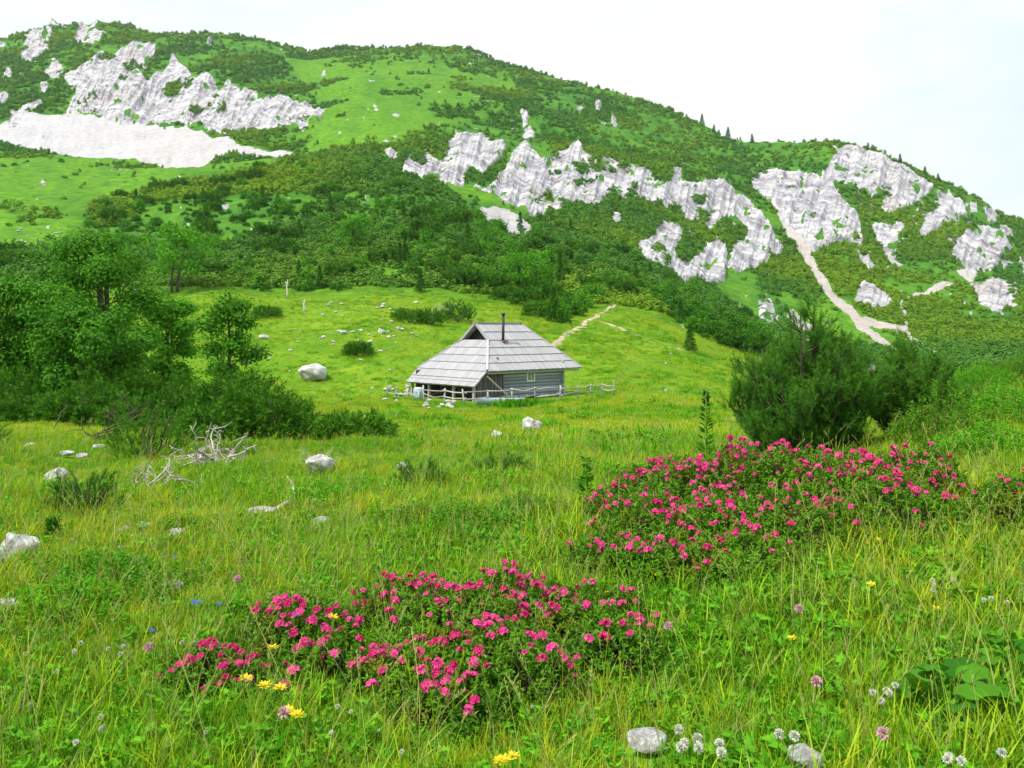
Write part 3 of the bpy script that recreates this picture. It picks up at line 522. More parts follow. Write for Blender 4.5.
# fill between the individuals
n = 9000; x = rng.uniform(-100, 780, n); y = rng.uniform(150, 360, n); k = samp(mT, x, y) > .5; pts = []
gx = x[k]; gy = y[k]
for a, b in zip(gx[:1400], gy[:1400]): pts.append(P(a, b))
pts = np.array(pts); scatter('thicket_undergrowth', [proto('undergrowth', m) for m in FM+FL[2:]], pts, rots(len(pts)), rng.uniform(.35, .6, len(pts)), rng.integers(0, 5, len(pts)), 'low dark undergrowth filling the thickets', 'shrubs')
for x, y, s in [(432,50,.8),(702,128,2.0),(714,133,1.5),(728,136,2.2),(752,139,1.6),(868,146,1.3),(900,156,1.5),(925,168,1.6),(938,178,1.4),(940,176,.9)]:
    u = x; dcx = float(np.interp(u, [a for a, b in DC], [b for a, b in DC]))*.985; g = G(u, dcx); place('spruce', SPR[0], g, s*1.3, 'tiny spruce standing on the mountain skyline', 'tree', 'tiny skyline spruces')
for x, y, s, lab in [(548,292,1.5,'pointed young spruce in front of the thicket above the hut'),(420,292,1.0,'short spruce sapling on the grassy break above the bushes'),(560,285,1.2,'slim spruce near the thicket edge above the hut'),(690,352,.9,'lone small spruce on the grassy hump right of the hut'),(330,215,1.4,'bluish spruce among the knoll bushes'),(262,205,1.4,'darker spruce high on the knoll')]:
    place('spruce', SPR[0], P(x, y), s, lab, 'tree')

# ------------------------------------------------------------------ trees and shrubs with parts
def tree(name, px_, d, h, w, label, cat='tree', seed=0, leafm='leaf', lf=.13, n=5200, ntr=1, low=.25, base=None, grp=None):
    x, y, z = base if base else G(px_, d); root = empty(name, (x, y, z)); tag(root, label, cat, grp); tb = MB(); cb = MB(); tips = []
    for s in range(ntr):
        off = np.array([rng.normal(0, .18)*(ntr > 1)*w*.4, rng.normal(0, .1)*(ntr > 1)*w*.4, 0]); top = off+np.array([rng.normal(0, .06)*w, rng.normal(0, .06)*w, h*.86]); pts = [off*(1-f)+top*f+np.array([math.sin(f*4+seed)*.04*w, math.cos(f*5+seed)*.04*w, -.1 if f == 0 else 0]) for f in np.linspace(0, 1, 8)]
        r0 = h*.016+.02; tb.tube(pts, np.linspace(r0, r0*.2, 8), 7); nb = 15 if ntr == 1 else 10
        for i in range(nb):
            f = low+(.95-low)*(i+rng.random())/nb; k = min(int(f*7), 6); p = pts[k]*(1-(f*7-k))+pts[k+1]*(f*7-k); a = i*2.4+seed; env = math.sin(math.pi*min(1, (f-low*.6)/(1.05-low*.6)))**.6; rr = w/2*env*rng.uniform(.65, 1.1); e = p+np.array([rr*math.cos(a), rr*math.sin(a), rr*rng.uniform(.15, .6)]); mid = (p+e)/2+[0, 0, rr*.08]
            tb.tube([p, mid, e], [r0*.4*(1.1-f), r0*.25*(1.1-f), .006], 4); tips += [(e, rr), (mid, rr), (mid*.5+e*.5, rr)]
        tips.append((top, w*.25))
    T = np.array([t for t, r in tips]); k = rng.integers(0, len(T), n); sp = max(w*.08, .2); off_ = rng.normal(0, 1, (n, 3))*[sp, sp, sp*.7]; c = T[k]+off_; o_n = unit(unit(off_)*1.0+np.array([0, 0, .5])+rng.normal(0, .3, (n, 3))); d_l = unit(np.cross(o_n, rng.normal(size=(n, 3))))
    cb.leaves(c, d_l, lf*(.7+.6*rng.random(n)), lf*.6, nrm=o_n, tint=np.clip(.2+.5*((k*7) % 5)/4+.3*rng.random(n), 0, 1))
    part('trunk', tb.mesh('trunk', M['bark'], True), root); part('crown', cb.mesh('crown', M[leafm]), root); return root
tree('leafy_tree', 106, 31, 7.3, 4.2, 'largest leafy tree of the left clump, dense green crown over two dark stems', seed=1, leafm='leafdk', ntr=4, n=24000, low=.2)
tree('leafy_tree', 48, 32, 5.2, 3.8, 'dark leafy tree left of the tallest tree in the left clump', seed=2, leafm='leafdk', n=16000, ntr=3, low=.15)
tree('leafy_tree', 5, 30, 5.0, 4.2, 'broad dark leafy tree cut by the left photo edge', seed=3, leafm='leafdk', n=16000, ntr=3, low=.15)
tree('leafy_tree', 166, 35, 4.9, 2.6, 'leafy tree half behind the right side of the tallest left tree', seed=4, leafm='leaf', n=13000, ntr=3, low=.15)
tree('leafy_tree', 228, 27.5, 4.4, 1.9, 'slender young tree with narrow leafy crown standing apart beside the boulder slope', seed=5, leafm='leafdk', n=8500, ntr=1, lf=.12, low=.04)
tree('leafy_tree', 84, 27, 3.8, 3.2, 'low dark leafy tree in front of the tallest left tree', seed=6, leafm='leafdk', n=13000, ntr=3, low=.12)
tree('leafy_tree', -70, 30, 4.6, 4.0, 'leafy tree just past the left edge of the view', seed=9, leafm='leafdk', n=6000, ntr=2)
tree('leafy_tree', 152, 150, 9, 8, 'pale bushy tree on the knoll behind the left clump', seed=10, leafm='leaf', n=3000, ntr=2, lf=.4, base=P(175,292))
tree('leafy_tree', 0, 0, 6.5, 5.5, 'bright rounded tree standing in the knoll thicket', seed=11, n=3000, ntr=2, lf=.32, base=P(352,252)); tree('leafy_tree', 0, 0, 6.2, 7, 'bright green round bush-tree directly above the hut roof', seed=12, n=3500, ntr=2, lf=.30, base=P(530,298)); tree('leafy_tree', 0, 0, 5.2, 5, 'leafy tree at the right foot of the thicket beyond the path', seed=13, leafm='leafdk', n=3000, ntr=2, lf=.28, base=P(738,350))


def shrub(name, px_, d, w, h, label, cat='dwarf pine', ns=420, nn=16, nl=.12, nw=.022, sl=.2, m='pinefar', seed=0, base=None, stems=8, dome=.25):
    x, y, z = base if base else G(px_, d); root = empty(name, (x, y, z)); tag(root, label, cat)
    part('foliage', mugo(w, h, ns, nn, nl, nw, sl, m, seed, dome).mesh('foliage', M[m]), root); part('stem', mugostems(w, h, stems, .02+h*.01).mesh('stem', M['bark'], True), root); return root
S = [(30,22,2.4,.75,'low dark dwarf pine under the trees at the left edge'),(85,21,2.0,1.0,'dwarf pine with bare lower twigs below the tallest left tree'),(140,20,1.8,.75,'dwarf pine to the right below the tallest left tree'),(190,20,1.9,1.15,'dark dwarf pine at the foot of the slender young tree'),(235,18.5,1.9,1.4,'dense dwarf pine just right of the slender young tree'),(285,18.6,1.3,.8,'rounded dwarf pine at the right end of the left thicket'),(262,16.0,1.5,1.15,'deep green dwarf pine in front of the left thicket'),
     (352,16.2,1.5,.45,'low spreading dwarf pine alone below the big boulder'),(160,27,3.0,1.7,'dwarf pine between the tree trunks of the left clump'),(110,26,3.,1.7,'dark dwarf pine behind the trunks of the left clump'),(20,26,3.,1.8,'dark dwarf pine under the broad tree at the left edge'),(215,15.6,1.4,.8,'low dwarf pine behind the pale dead tangle')]
for i, (px_, d, w, h, lab) in enumerate(S): shrub('dwarf_pine', px_, d, w, h, lab, seed=i, ns=int(230*w), nn=15, nl=.15, nw=.030, sl=.24)
for px_, py_, w, h, lab in [(357,355,2.2,1.1,'small round dark bush alone on the slope left of the hut'),(266,318,3.0,1.3,'dark bush at the meadow edge left of the dead snag'),(410,322,3.6,1.5,'leftmost of the low dark bushes behind the hut'),(430,324,3.2,1.7,'second of the low dark bushes behind the hut from the left'),(458,322,3.4,2.2,'tall dark bush at the right end of the row behind the hut'),(12,212,6,3.,'round dark bush at the left edge of the upper meadow'),(760,352,3.2,1.6,'dark dwarf pine at the slope foot behind the large right pine')]:
    shrub('dwarf_pine', 0, 0, w, h, lab, ns=420, nn=12, nl=.2, nw=.05, sl=.3, base=P(px_, py_), seed=int(px_))
# near small pines
shrub('dwarf_pine', 82, 7.4, .58, .42, 'small young dwarf pine low on the left in front of the deadwood', ns=130, nn=34, nl=.05, nw=.006, sl=.10, m='pine', stems=6)
shrub('dwarf_pine', 421, 9.4, .55, .30, 'small bright dwarf pine alone in the middle meadow', ns=70, nn=34, nl=.06, nw=.007, sl=.12, m='pine', stems=5)
shrub('dwarf_pine', 497, 10.2, .7, .32, 'sparse pale young dwarf pine right of the small bright one', ns=90, nn=26, nl=.07, nw=.007, sl=.14, m='pine', stems=5)
shrub('dwarf_pine', -14, 13, .5, .7, 'bit of dark pine at the left photo edge', ns=60, nn=30, nl=.07, nw=.008, sl=.14, m='pine', stems=5)

def bigpine(px_, d, w, h, label, nst, seed):
    x, y, z = G(px_, d); root = empty('mountain_pine', (x, y, z)); tag(root, label, 'mountain pine'); tb = MB(); nb = MB(); sh = []
    for i in range(nst):
        a = i*2.399+seed; rr = w/2*math.sqrt((i+.5)/nst)*rng.uniform(.8, 1.0); top = np.array([rr*math.cos(a), rr*math.sin(a), h*(1-.62*(rr/(w/2))**2)*rng.uniform(.74, 1.04)]); p0 = np.array([rng.normal(0, .08), rng.normal(0, .08), -.1])
        c1 = np.array([top[0]*.75, top[1]*.75, top[2]*.22]); f = np.linspace(0, 1, 9)[:, None]; pts = (1-f)**2*p0+2*f*(1-f)*c1+f*f*top; tb.tube(pts, np.linspace(.034, .007, 9), 6)
        for t in np.linspace(.45, 1, 9): k = min(int(t*8), 7); sh.append((pts[k]+(pts[k+1]-pts[k])*(t*8-k), unit(pts[k+1]-pts[k]+[0, 0, .04]), .16))
        sh.append((top, unit(np.array([top[0]*.1, top[1]*.1, 1])), .34))
        for j in range(20):
            t = rng.uniform(.15, .99); k = int(t*8); p = pts[k]+(pts[min(k+1, 8)]-pts[k])*(t*8-k); b = rng.random()*6.28; L_ = (.52-.33*t)*rng.uniform(.7, 1.15)*w/2.6; e = p+np.array([L_*math.cos(b), L_*math.sin(b), L_*rng.uniform(.35, 1.)]); tb.tube([p, (p+e)/2-[0, 0, L_*.08], e], [.014, .01, .006], 4)
            for q in range(8):
                s = rng.uniform(.25, 1.05); c = p+(e-p)*s+rng.normal(0, .045, 3); sh.append((c, unit(unit(e-p)*.5+np.array([0, 0, .9])+rng.normal(0, .35, 3)), rng.uniform(.12, .22)))
    B = np.array([s[0] for s in sh]); D = np.array([s[1] for s in sh]); Ls = np.array([s[2] for s in sh]); nn = 42; t = np.tile(np.linspace(0, 1, nn), len(B)); Bc = np.repeat(B, nn, 0)+np.repeat(D*Ls[:, None], nn, 0)*t[:, None]
    nd = unit(np.repeat(D, nn, 0)*.8+unit(rng.normal(size=(len(Bc), 3)))*.75); nb.spikes(Bc, nd, .075*(1.1-.35*t), .0065, tint=np.repeat(rng.random(len(B))*.6, nn)+.35*t)
    part('trunk', tb.mesh('trunk', M['bark'], True), root); part('crown', nb.mesh('crown', M['pine']), root); print('bigpine shoots', len(B))
bigpine(806, 10.6, 2.05, 1.85, 'large bushy dark green mountain pine behind the upper pink bushes', 34, 0)
bigpine(912, 11.0, 1.3, 1.28, 'smaller mountain pine joined to the right side of the large one', 17, 1)

# ------------------------------------------------------------------ rhododendrons
def blossom():
    b = MB(); n = 11; c = unit(rng.normal(size=(n, 3))+[0, 0, .9]); c[:, 2] = np.abs(c[:, 2])*.8
    for v in c:
        p = v*.017; u = unit(np.cross(v, [.3, .5, .8])); w = np.cross(v, u)
        for k in range(5):
            a = k*1.2566; r = math.cos(a)*u+math.sin(a)*w; d = unit(v*.55+r); b.leaves(np.array([p]), np.array([d]), .016, .011, nrm=np.array([v+rng.normal(0, .1, 3)]), tint=np.array([rng.random()]))
        b.tube([v*.002, p], [.002, .004], 4, .2)
    return b.mesh('blossom', M['petal'])
BL = [blossom() for _ in range(6)]
wh = ['at the left end of the upper pink bank','in the densest pink part of the upper bank','at the top of the upper bank under the pine','at the front left of the upper bank','at the front middle of the upper bank','behind the middle of the upper bank before the pine','at the back right of the upper bank','with few blossoms low in the upper bank','with sparse blossoms at the lower right of the upper bank','at the right end of the upper bank beside yellow flowers','alone at the right photo edge','low down on the left flank of the upper bank',
      'at the left of the lower pink bank','low with yellow flowers in the left of the lower bank','leftmost and smallest of the lower bank','in the gap at the back of the lower bank','in the middle of the lower pink bank','at the back middle of the lower pink bank','at the front of the lower pink bank','with dark gaps at the front right of the lower bank','at the back right of the lower bank','with almost no blossoms at the right end of the lower bank',
      'lowest of the left half of the upper bank','lowest in the middle of the upper bank, mostly leaves','nearest the viewer in the middle of the lower bank','small and low in the left of the lower bank']
for bi, (g, r, h, nb) in enumerate(RP):
    root = empty('alpine_rose', g, 0); tag(root, 'pink flowering alpine rose '+wh[bi], 'alpine rose bush', 'flowering alpine rose bushes')
    ns = int(900*r*r/.2); a = rng.random(ns)*6.28; q = np.sqrt(rng.random(ns)); lump = .82+.36*vn(np.cos(a)*q*3+bi*7, np.sin(a)*q*3, 4)
    zt = h*np.sqrt(np.clip(1-q**2.2*.92, .03, 1))*lump*np.where(rng.random(ns) < .3, rng.uniform(.3, 1, ns), rng.uniform(.85, 1.05, ns)); tip = np.stack([q*np.cos(a)*r*1.08, q*np.sin(a)*r*1.08, zt], 1)
    out = unit(np.stack([np.cos(a)*q*.7, np.sin(a)*q*.7, np.ones(ns)], 1)+rng.normal(0, .25, (ns, 3))); nl = 13; B = np.repeat(tip, nl, 0)-np.repeat(out, nl, 0)*rng.uniform(0, .05, (ns*nl, 1)); d = unit(np.repeat(out, nl, 0)*.35+unit(rng.normal(size=(ns*nl, 3))))
    fb = MB(); fb.leaves(B, d, rng.uniform(.02, .034, ns*nl), .011, nrm=np.repeat(out, nl, 0)+rng.normal(0, .2, (ns*nl, 3)), tint=np.repeat(rng.random(ns)*.5, nl)+.5*rng.random(ns*nl))
    part('foliage', fb.mesh('foliage', M['rholeaf']), root)
    sb = MB()
    for i in range(0, ns, max(1, ns//90)): e = tip[i]; sb.tube([(e[0]*.15, e[1]*.15, -.02), (e[0]*.65, e[1]*.65, e[2]*.45), e], [.006, .004, .0015], 4)
    part('stem', sb.mesh('stem', M['bark'], True), root)
    got = []; o_ = np.argsort(rng.random(ns)-.5*(zt/h)-.35*(-(tip[:, 1])/r > -.2))
    cc = rng.normal(0, r*.5, (6, 2))
    for i in o_:
        e = tip[i]
        if zt[i] < h*.35 or any(np.linalg.norm(e-p) < .038 for p in got): continue
        if rng.random() < .8 and np.min(np.hypot(*(cc-e[:2]).T)) > r*.32: continue
        got.append(e); o = part('blossom', BL[rng.integers(0, 6)], root, loc=e+out[i]*.012, rz=rng.random()*6.28, sc=rng.uniform(.55, 1.15)); o.rotation_euler = (rng.normal(0, .3), rng.normal(0, .3), rng.random()*6)
        if len(got) >= min(95, int(nb*(1.75 if g[1] > 5 else 1.55))): break

for i, (px_, d, r, h, lab) in enumerate([(95,5.3,.42,.20,'dark green bilberry hummock left of the lone rounded stone'),(160,5.0,.36,.18,'bilberry hummock around the lone rounded stone'),(60,4.6,.32,.16,'low bilberry hummock at the lower left'),(420,6.9,.42,.20,'bilberry hummock under the small bright dwarf pine'),(480,6.6,.45,.24,'reddish bilberry hummock in the middle meadow'),(535,6.9,.42,.24,'dark bilberry hummock left of the upper pink bank'),(555,5.7,.36,.18,'bilberry hummock between the two pink banks'),(900,5.4,.42,.2,'leafy hummock right of the lower pink bank under the upper one'),(985,7.9,.5,.34,'leafy hummock beside the smaller mountain pine'),(940,9.4,.55,.55,'bright leafy bush at the foot of the smaller mountain pine'),(1010,9.8,.6,.4,'reddish herb hummock at the right edge of the meadow'),(190,7.0,.35,.16,'low herb hummock above the lone rounded stone'),(690,4.1,.32,.14,'low leafy hummock beyond the flat white stone'),(830,4.5,.35,.14,'low leafy hummock in the right foreground'),(985,15.5,.9,.55,'farther leafy clump on the rise at the right edge'),(1015,18.5,1.0,.6,'leafy clump on the skyline of the near meadow at the right edge'),(965,20,.8,.5,'small leafy clump at the right of the smaller mountain pine'),(640,9.2,.5,.18,'low hummock in the meadow left of the tall dark herb'),(330,8.5,.5,.16,'low green hummock in the middle of the left meadow')]):
    root = empty('bilberry_bush', G(px_, d)); tag(root, lab, 'low shrub'); ns = int(3200*r*r); a = rng.random(ns)*6.28; q = np.sqrt(rng.random(ns)); zt = h*np.sqrt(np.clip(1-q**2*.95, .02, 1))*(.6+.7*vn(np.cos(a)*q*4+i*9, np.sin(a)*q*4, 6))*rng.uniform(.55, 1.1, ns); tip = np.stack([q*np.cos(a)*r, q*np.sin(a)*r, zt], 1)
    fb = MB(); nl = 9; B = np.repeat(tip, nl, 0)-np.array([0, 0, 1.])*rng.uniform(0, .07, (ns*nl, 1)); d = unit(np.concatenate([rng.normal(0, 1, (ns*nl, 2)), rng.uniform(.1, .9, (ns*nl, 1))], 1)); fb.leaves(B, d, rng.uniform(.018, .04, ns*nl), .013, nrm=np.tile([0, 0, 1.], (ns*nl, 1))+rng.normal(0, .5, (ns*nl, 3)), tint=np.clip(np.repeat(rng.random(ns)*.6, nl)+.4*rng.random(ns*nl), 0, 1))
    part('foliage', fb.mesh('foliage', M['rholeaf'] if i % 2 else M['herb']), root); sb = MB()
    for k in range(0, ns, 14): e = tip[k]; sb.tube([(e[0]*.6, e[1]*.6, -.02), e], [.003, .001], 3)
    part('stem', sb.mesh('stem', M['bark']), root)
# ------------------------------------------------------------------ stones
import bmesh
def stonemesh(seed, flat=.6, sub=4, jag=.35):
    bm = bmesh.new(); bmesh.ops.create_icosphere(bm, subdivisions=sub, radius=.5); V = np.array([v.co[:] for v in bm.verts]); n = unit(V)
    pl = unit(np.random.default_rng(seed).normal(size=(14, 3))); dd = np.random.default_rng(seed+1).uniform(.27, .46, 14)
    r = np.full(len(V), .5)
    for p, d in zip(pl, dd): c = n@p; r = np.where(c > .05, np.minimum(r, d/np.maximum(c, .05)), r)
    r = r+.05*fbm(n[:, 0]*3+n[:, 2]*2+seed, n[:, 1]*3-n[:, 2], 3, 4)*jag/.35-.02*ridg(n[:, 0]*5+seed, n[:, 1]*7+n[:, 2]*5, 2, 3); W = n*r[:, None]*[1, .8, flat]
    for v, w in zip(bm.verts, W): v.co = w
    me = bpy.data.meshes.new('stone'); bm.to_mesh(me); bm.free(); me.materials.append(M['stone']); me.polygons.foreach_set('use_smooth', np.full(len(me.polygons), True)); return me
SM = [stonemesh(i*11+3, f) for i, f in enumerate((.62,.5,.75,.45,.65,.4))]
def stone(px_, py_, wpx, label, k=0, group=None, base=None, rz=None, name='stone', sink=.12):
    x, y, z = P(px_, py_); w = wpx/F*y; zs = (.62,.5,.75,.45,.65,.4)[k]; o = link(name, SM[k], None, (x, y+w*.3, z+w*zs*(.5-sink)+(.03 if y < 16 else 0)), rng.random()*6.28 if rz is None else rz, w*1.12); return tag(o, label, name, group)
for x, y, w, lab, k, rz in BO: stone(x, y+(14 if y > 700 else 0), w, lab, k, rz=rz, sink=.42 if y > 700 else .12)
o = stone(318, 476, 33, 'round grey boulder wrapped in dead twigs', 0, rz=.5)
for i in range(9):
    x, y, z = P(rng.uniform(384, 402), rng.uniform(386, 402)); 
for i in range(14): stone(rng.uniform(384, 408), rng.uniform(388, 403), rng.uniform(3, 7), 'pale stone of the rubble heap left of the hut', int(rng.integers(0, 6)), 'rubble stones left of the hut')
for i in range(16): stone(rng.uniform(422, 455), rng.uniform(401, 409), rng.uniform(4, 8), 'pale stone at the foot of the fence before the porch', int(rng.integers(0, 6)), 'stones under the fence before the porch')
for i in range(105):
    x = rng.uniform(240, 690); y = rng.uniform(322, 470)
    if 400 < x < 620 and y < 412 or 330 < x < 350 and 410 < y < 440: continue
    stone(x, y, rng.uniform(1.6, 5), 'small pale stone scattered on the meadow around the hut', int(rng.integers(0, 6)), 'small stones scattered around the hut')
for i in range(45): stone(rng.uniform(320, 420), rng.uniform(303, 345), rng.uniform(2, 6), 'small pale stone on the stony upper meadow', int(rng.integers(0, 6)), 'stones of the stony upper meadow')
for i in range(18): stone(rng.uniform(10, 64), rng.uniform(226, 254), rng.uniform(2, 6), 'pale stone in the band crossing the far left meadow', int(rng.integers(0, 6)), 'stones in the far left meadow')
for i in range(22): stone(rng.uniform(40, 420), rng.uniform(480, 570), rng.uniform(3, 8), 'small stone half sunk in the left meadow', int(rng.integers(0, 6)), 'small stones half sunk in the left meadow')

# ------------------------------------------------------------------ deadwood
def deadtangle(px_, py_, w, h, n, label, r0=.03, seed=0, name='dead_branches'):
    x, y, z = P(px_, py_); b = MB(); rg = np.random.default_rng(seed)
    for i in range(n):
        p = np.array([rg.normal(0, w*.18), rg.normal(0, w*.12), rg.uniform(0, h*.4)]); a = rg.uniform(0, 6.28); d = np.array([math.cos(a), math.sin(a)*.6, rg.uniform(0, .7)]); L_ = w*rg.uniform(.25, .6)*.8; pts = [p]
        for s in range(8): d = d+rg.normal(0, .3, 3)+[0, 0, .05-.5*(pts[-1][2] > h)]; d = unit(d); pts.append(pts[-1]+d*L_/8)
        pts = np.array(pts); pts[:, 2] = np.abs(pts[:, 2]); b.tube(pts, np.linspace(r0*rg.uniform(.5, 1.1), r0*.25, 9), 6, rg.random())
        for s in range(3): q = pts[rg.integers(2, 8)]; e = q+rg.normal(0, 1, 3)*L_*.18; e[2] = abs(e[2]); b.tube([q, (q+e)/2+rg.normal(0, .02, 3), e], [r0*.35, r0*.25, r0*.12], 4, rg.random())
    o = link(name, b.mesh(name, M['deadwood'], True), None, (x, y, z)); return tag(o, label, 'dead branches')
deadtangle(210, 470, 1.15, .5, 34, 'pale tangle of bleached dead branches on the meadow edge', .018, 1)
deadtangle(148, 494, 1.0, .35, 16, 'darker heap of dead twigs half in a bush left of the pale tangle', .014, 2)
deadtangle(318, 474, .55, .5, 16, 'thin dead twigs wrapped over the round boulder', .008, 4)
deadtangle(445, 312, 3.2, 1.4, 14, 'small heap of grey dead branches on the slope behind the hut', .05, 5)
deadtangle(105, 443, 2.6, .7, 14, 'bare grey twigs under the dwarf pines of the left thicket', .02, 6)
shrub('juniper_bush', 148, 12.9, 1.35, .85, 'sprawling yellowish green bush around the dead twigs', 'bush', ns=330, nn=16, nl=.07, nw=.012, sl=.14, m='pinefar', seed=3)
shrub('juniper_bush', 232, 13.2, .8, .35, 'low green bush in front of the pale dead tangle', 'bush', ns=200, nn=16, nl=.07, nw=.012, sl=.14, m='rholeaf', seed=4)
C.objects[[o.name for o in C.objects if o.name.startswith('dead_branches')][-1]].data.materials[0] = M['bark']; b = MB(); pts = np.array([P(x, y) for x, y in [(262,519),(275,516),(287,510),(294,502),(293,493),(287,487)]]); c0 = pts[0].copy(); pts[:, 2] += [.03, .05, .06, .07, .08, .12]; b.tube(pts-c0, [.03,.028,.024,.02,.016,.008], 7, .8); o = link('fallen_branch', b.mesh('fallen_branch', M['deadwood'], True), None, c0); tag(o, 'curved bleached branch lying on the grass in the left meadow', 'branch')
def snag(px_, py_, h, lab):
    b = MB(); pts = [(0, 0, -.1), (.05, 0, h*.3), (-.04, .02, h*.6), (.08, 0, h)]; b.tube(pts, [.14, .11, .08, .03], 7, .9)
    for s in range(4): z = h*rng.uniform(.5, .9); a = rng.random()*6; b.tube([(0, 0, z), (math.cos(a)*.3, math.sin(a)*.3, z+.3)], [.03, .01], 4, .8)
    o = link('dead_tree', b.mesh('dead_tree', M['deadwood'], True), None, P(px_, py_)); tag(o, lab, 'dead tree')
snag(287, 298, 2.2, 'pale bare snag at the foot of the knoll'); snag(304, 312, 1.3, 'short broken stump of dead twigs right of the pale snag')

# ------------------------------------------------------------------ flowering plants
def flower(kind):
    b = MB(); s = MB(); h = {'white': .16, 'yellow': .17, 'pink': .2, 'blue': .2}[kind]; s.tube([(0, 0, -.02), (.008, .004, h*.5), (.004, 0, h)], [.0015, .0013, .0012], 4, .5); k = 4; s.leaves(np.stack([np.zeros(k), np.zeros(k), rng.uniform(.01, h*.6, k)], 1), unit(np.stack([rng.normal(0, 1, k), rng.normal(0, 1, k), np.full(k, .4)], 1)), .04, .012)
    n = {'white': 110, 'yellow': 16, 'pink': 100, 'blue': 14}[kind]; r = {'white': .013, 'yellow': .008, 'pink': .015, 'blue': .006}[kind]
    if kind in ('white', 'pink'): d = unit(rng.normal(size=(n, 3))+[0, 0, .4]); b.leaves(d*r*.35+[.004, 0, h], d, r*.8, r*.45)
    else: a = np.arange(n)*2.4; d = unit(np.stack([np.cos(a), np.sin(a), rng.uniform(.05, .7, n)], 1)); b.leaves(d*.003+[.004, 0, h], d, r*2.1, r*.9, nrm=np.tile([0, 0, 1.], (n, 1)))
    return b.mesh('flower_head', M[kind]), s.mesh('stem', M['herb'])
FK = {k: flower(k) for k in ('white', 'yellow', 'pink', 'blue')}
wl = {'white': ('white_clover', 'white round-headed clover flower', 'clover'), 'yellow': ('yellow_flower', 'small yellow meadow flower', 'flower'), 'pink': ('pink_clover', 'pale pink clover flower', 'clover'), 'blue': ('blue_flower', 'tiny blue bell flower', 'flower')}
first = {}
def put_flower(kind, px_, py_, s, where):
    # py_ is where the head is seen
    d = 2.6
    for dd in np.linspace(2.6, 9, 320):
        g = G(px_, dd); 
        if HY-F*(g[2]+.17*s-CZ)/dd <= py_: d = dd; break
    g = G(px_, d); nm, lb, ct = wl[kind]
    if kind not in first:
        o = empty(nm, g, 0, s); part('flower_head', FK[kind][0], o); part('stem', FK[kind][1], o); first[kind] = o
    else: o = copy_tree(first[kind]); o.location = g; o.scale = (s,)*3
    o.rotation_euler = (rng.normal(0, .1), rng.normal(0, .1), rng.random()*6); tag(o, lb+' '+where, ct, lb+'s '+where)
for x, y in [(665,727),(680,745),(693,745),(701,750),(722,751),(708,742),(775,733),(788,731),(693,738)]: put_flower('white', x, y, 1.25, 'beside the flat white stone at the bottom')
for x, y in [(875,690),(882,688),(890,692),(893,686),(885,697)]: put_flower('white', x, y, 1.0, 'in the middle of the right foreground')
for x, y in [(930,578),(946,577),(938,582),(985,598),(993,597),(1000,600),(932,589)]: put_flower('white', x, y, .9, 'at the right below the pink bushes')
for x, y in [(945,765),(952,764),(1002,762),(968,763)]: put_flower('white', x, y, 1.1, 'under the broad leaves at the bottom right')
for x, y in [(112,648),(122,652),(118,645),(74,650),(80,641),(52,672),(195,643),(188,640),(200,646),(210,645),(30,705),(75,742),(96,715)]: put_flower('white', x, y, .8, 'in the left foreground')
for x, y in [(250,640),(256,632),(262,625),(270,640),(268,618),(385,600),(390,590),(394,606),(380,610),(378,585),(385,575)]: put_flower('white', x, y, .7, 'left of the lower pink bank')
for i in range(36): put_flower('white', rng.uniform(10, 560), rng.uniform(540, 765), rng.uniform(.4, .75), 'sprinkled through the foreground grass')
for x, y in [(285,688),(260,686),(268,652),(296,708),(300,715),(324,615),(240,680)]: put_flower('yellow', x, y, 1.5, 'among the left lower pink bushes')
for x, y in [(655,575),(748,562),(612,594),(836,530),(880,538),(870,545),(960,500),(966,505),(972,495),(1012,492),(955,512)]: put_flower('yellow', x, y, 1.0, 'among the upper pink bushes')
for x, y in [(500,758),(508,760),(496,763),(800,640),(932,610),(870,580)]: put_flower('yellow', x, y, 1.3, 'low in the front grass')
for x, y in [(282,730),(812,693),(798,620),(683,636),(160,655),(892,768),(240,585)]: put_flower('pink', x, y, 1.3, 'standing alone in the foreground grass')
for x, y in [(179,563),(196,604),(136,638),(293,626),(215,612),(200,611)]: put_flower('blue', x, y, 1.2, 'in the left foreground')

def spire(px_, d, h, label, dark):
    x, y, z = G(px_, d); root = empty('tall_herb', (x, y, z)); tag(root, label, 'tall herb'); s = MB(); s.tube([(0, 0, -.03), (.01, 0, h*.5), (0, 0, h)], [.008, .006, .002], 5, .4); part('stem', s.mesh('stem', M['herb'], True), root)
    f = MB(); n = 150; t = rng.random(n)**.8*.95; a = rng.random(n)*6.28; r = h*.13*(1-t)+.02; c = np.stack([np.cos(a)*.006, np.sin(a)*.006, t*h], 1); dd = unit(np.stack([np.cos(a), np.sin(a), rng.uniform(.1, .7, n)], 1)); f.leaves(c, dd, r+.03, .022); part('leaves', f.mesh('leaves', M['leafdk']), root)
    if dark: g = MB(); n = 70; t = rng.uniform(.8, 1.0, n); a = rng.random(n)*6.28; g.leaves(np.stack([np.cos(a)*.012, np.sin(a)*.012, t*h], 1), unit(np.stack([np.cos(a), np.sin(a), rng.uniform(-.4, .8, n)], 1)), .03, .02); part('flower_spike', g.mesh('flower_spike', M['dkblue']), root)
spire(706, 10.2, 1.02, 'tall single herb with dark bud spike left of the large pine', True); spire(586, 7.3, .60, 'narrow feathery herb spire left of the upper pink bank', False); spire(53, 6.2, .24, 'short feathery herb in the left foreground', False)
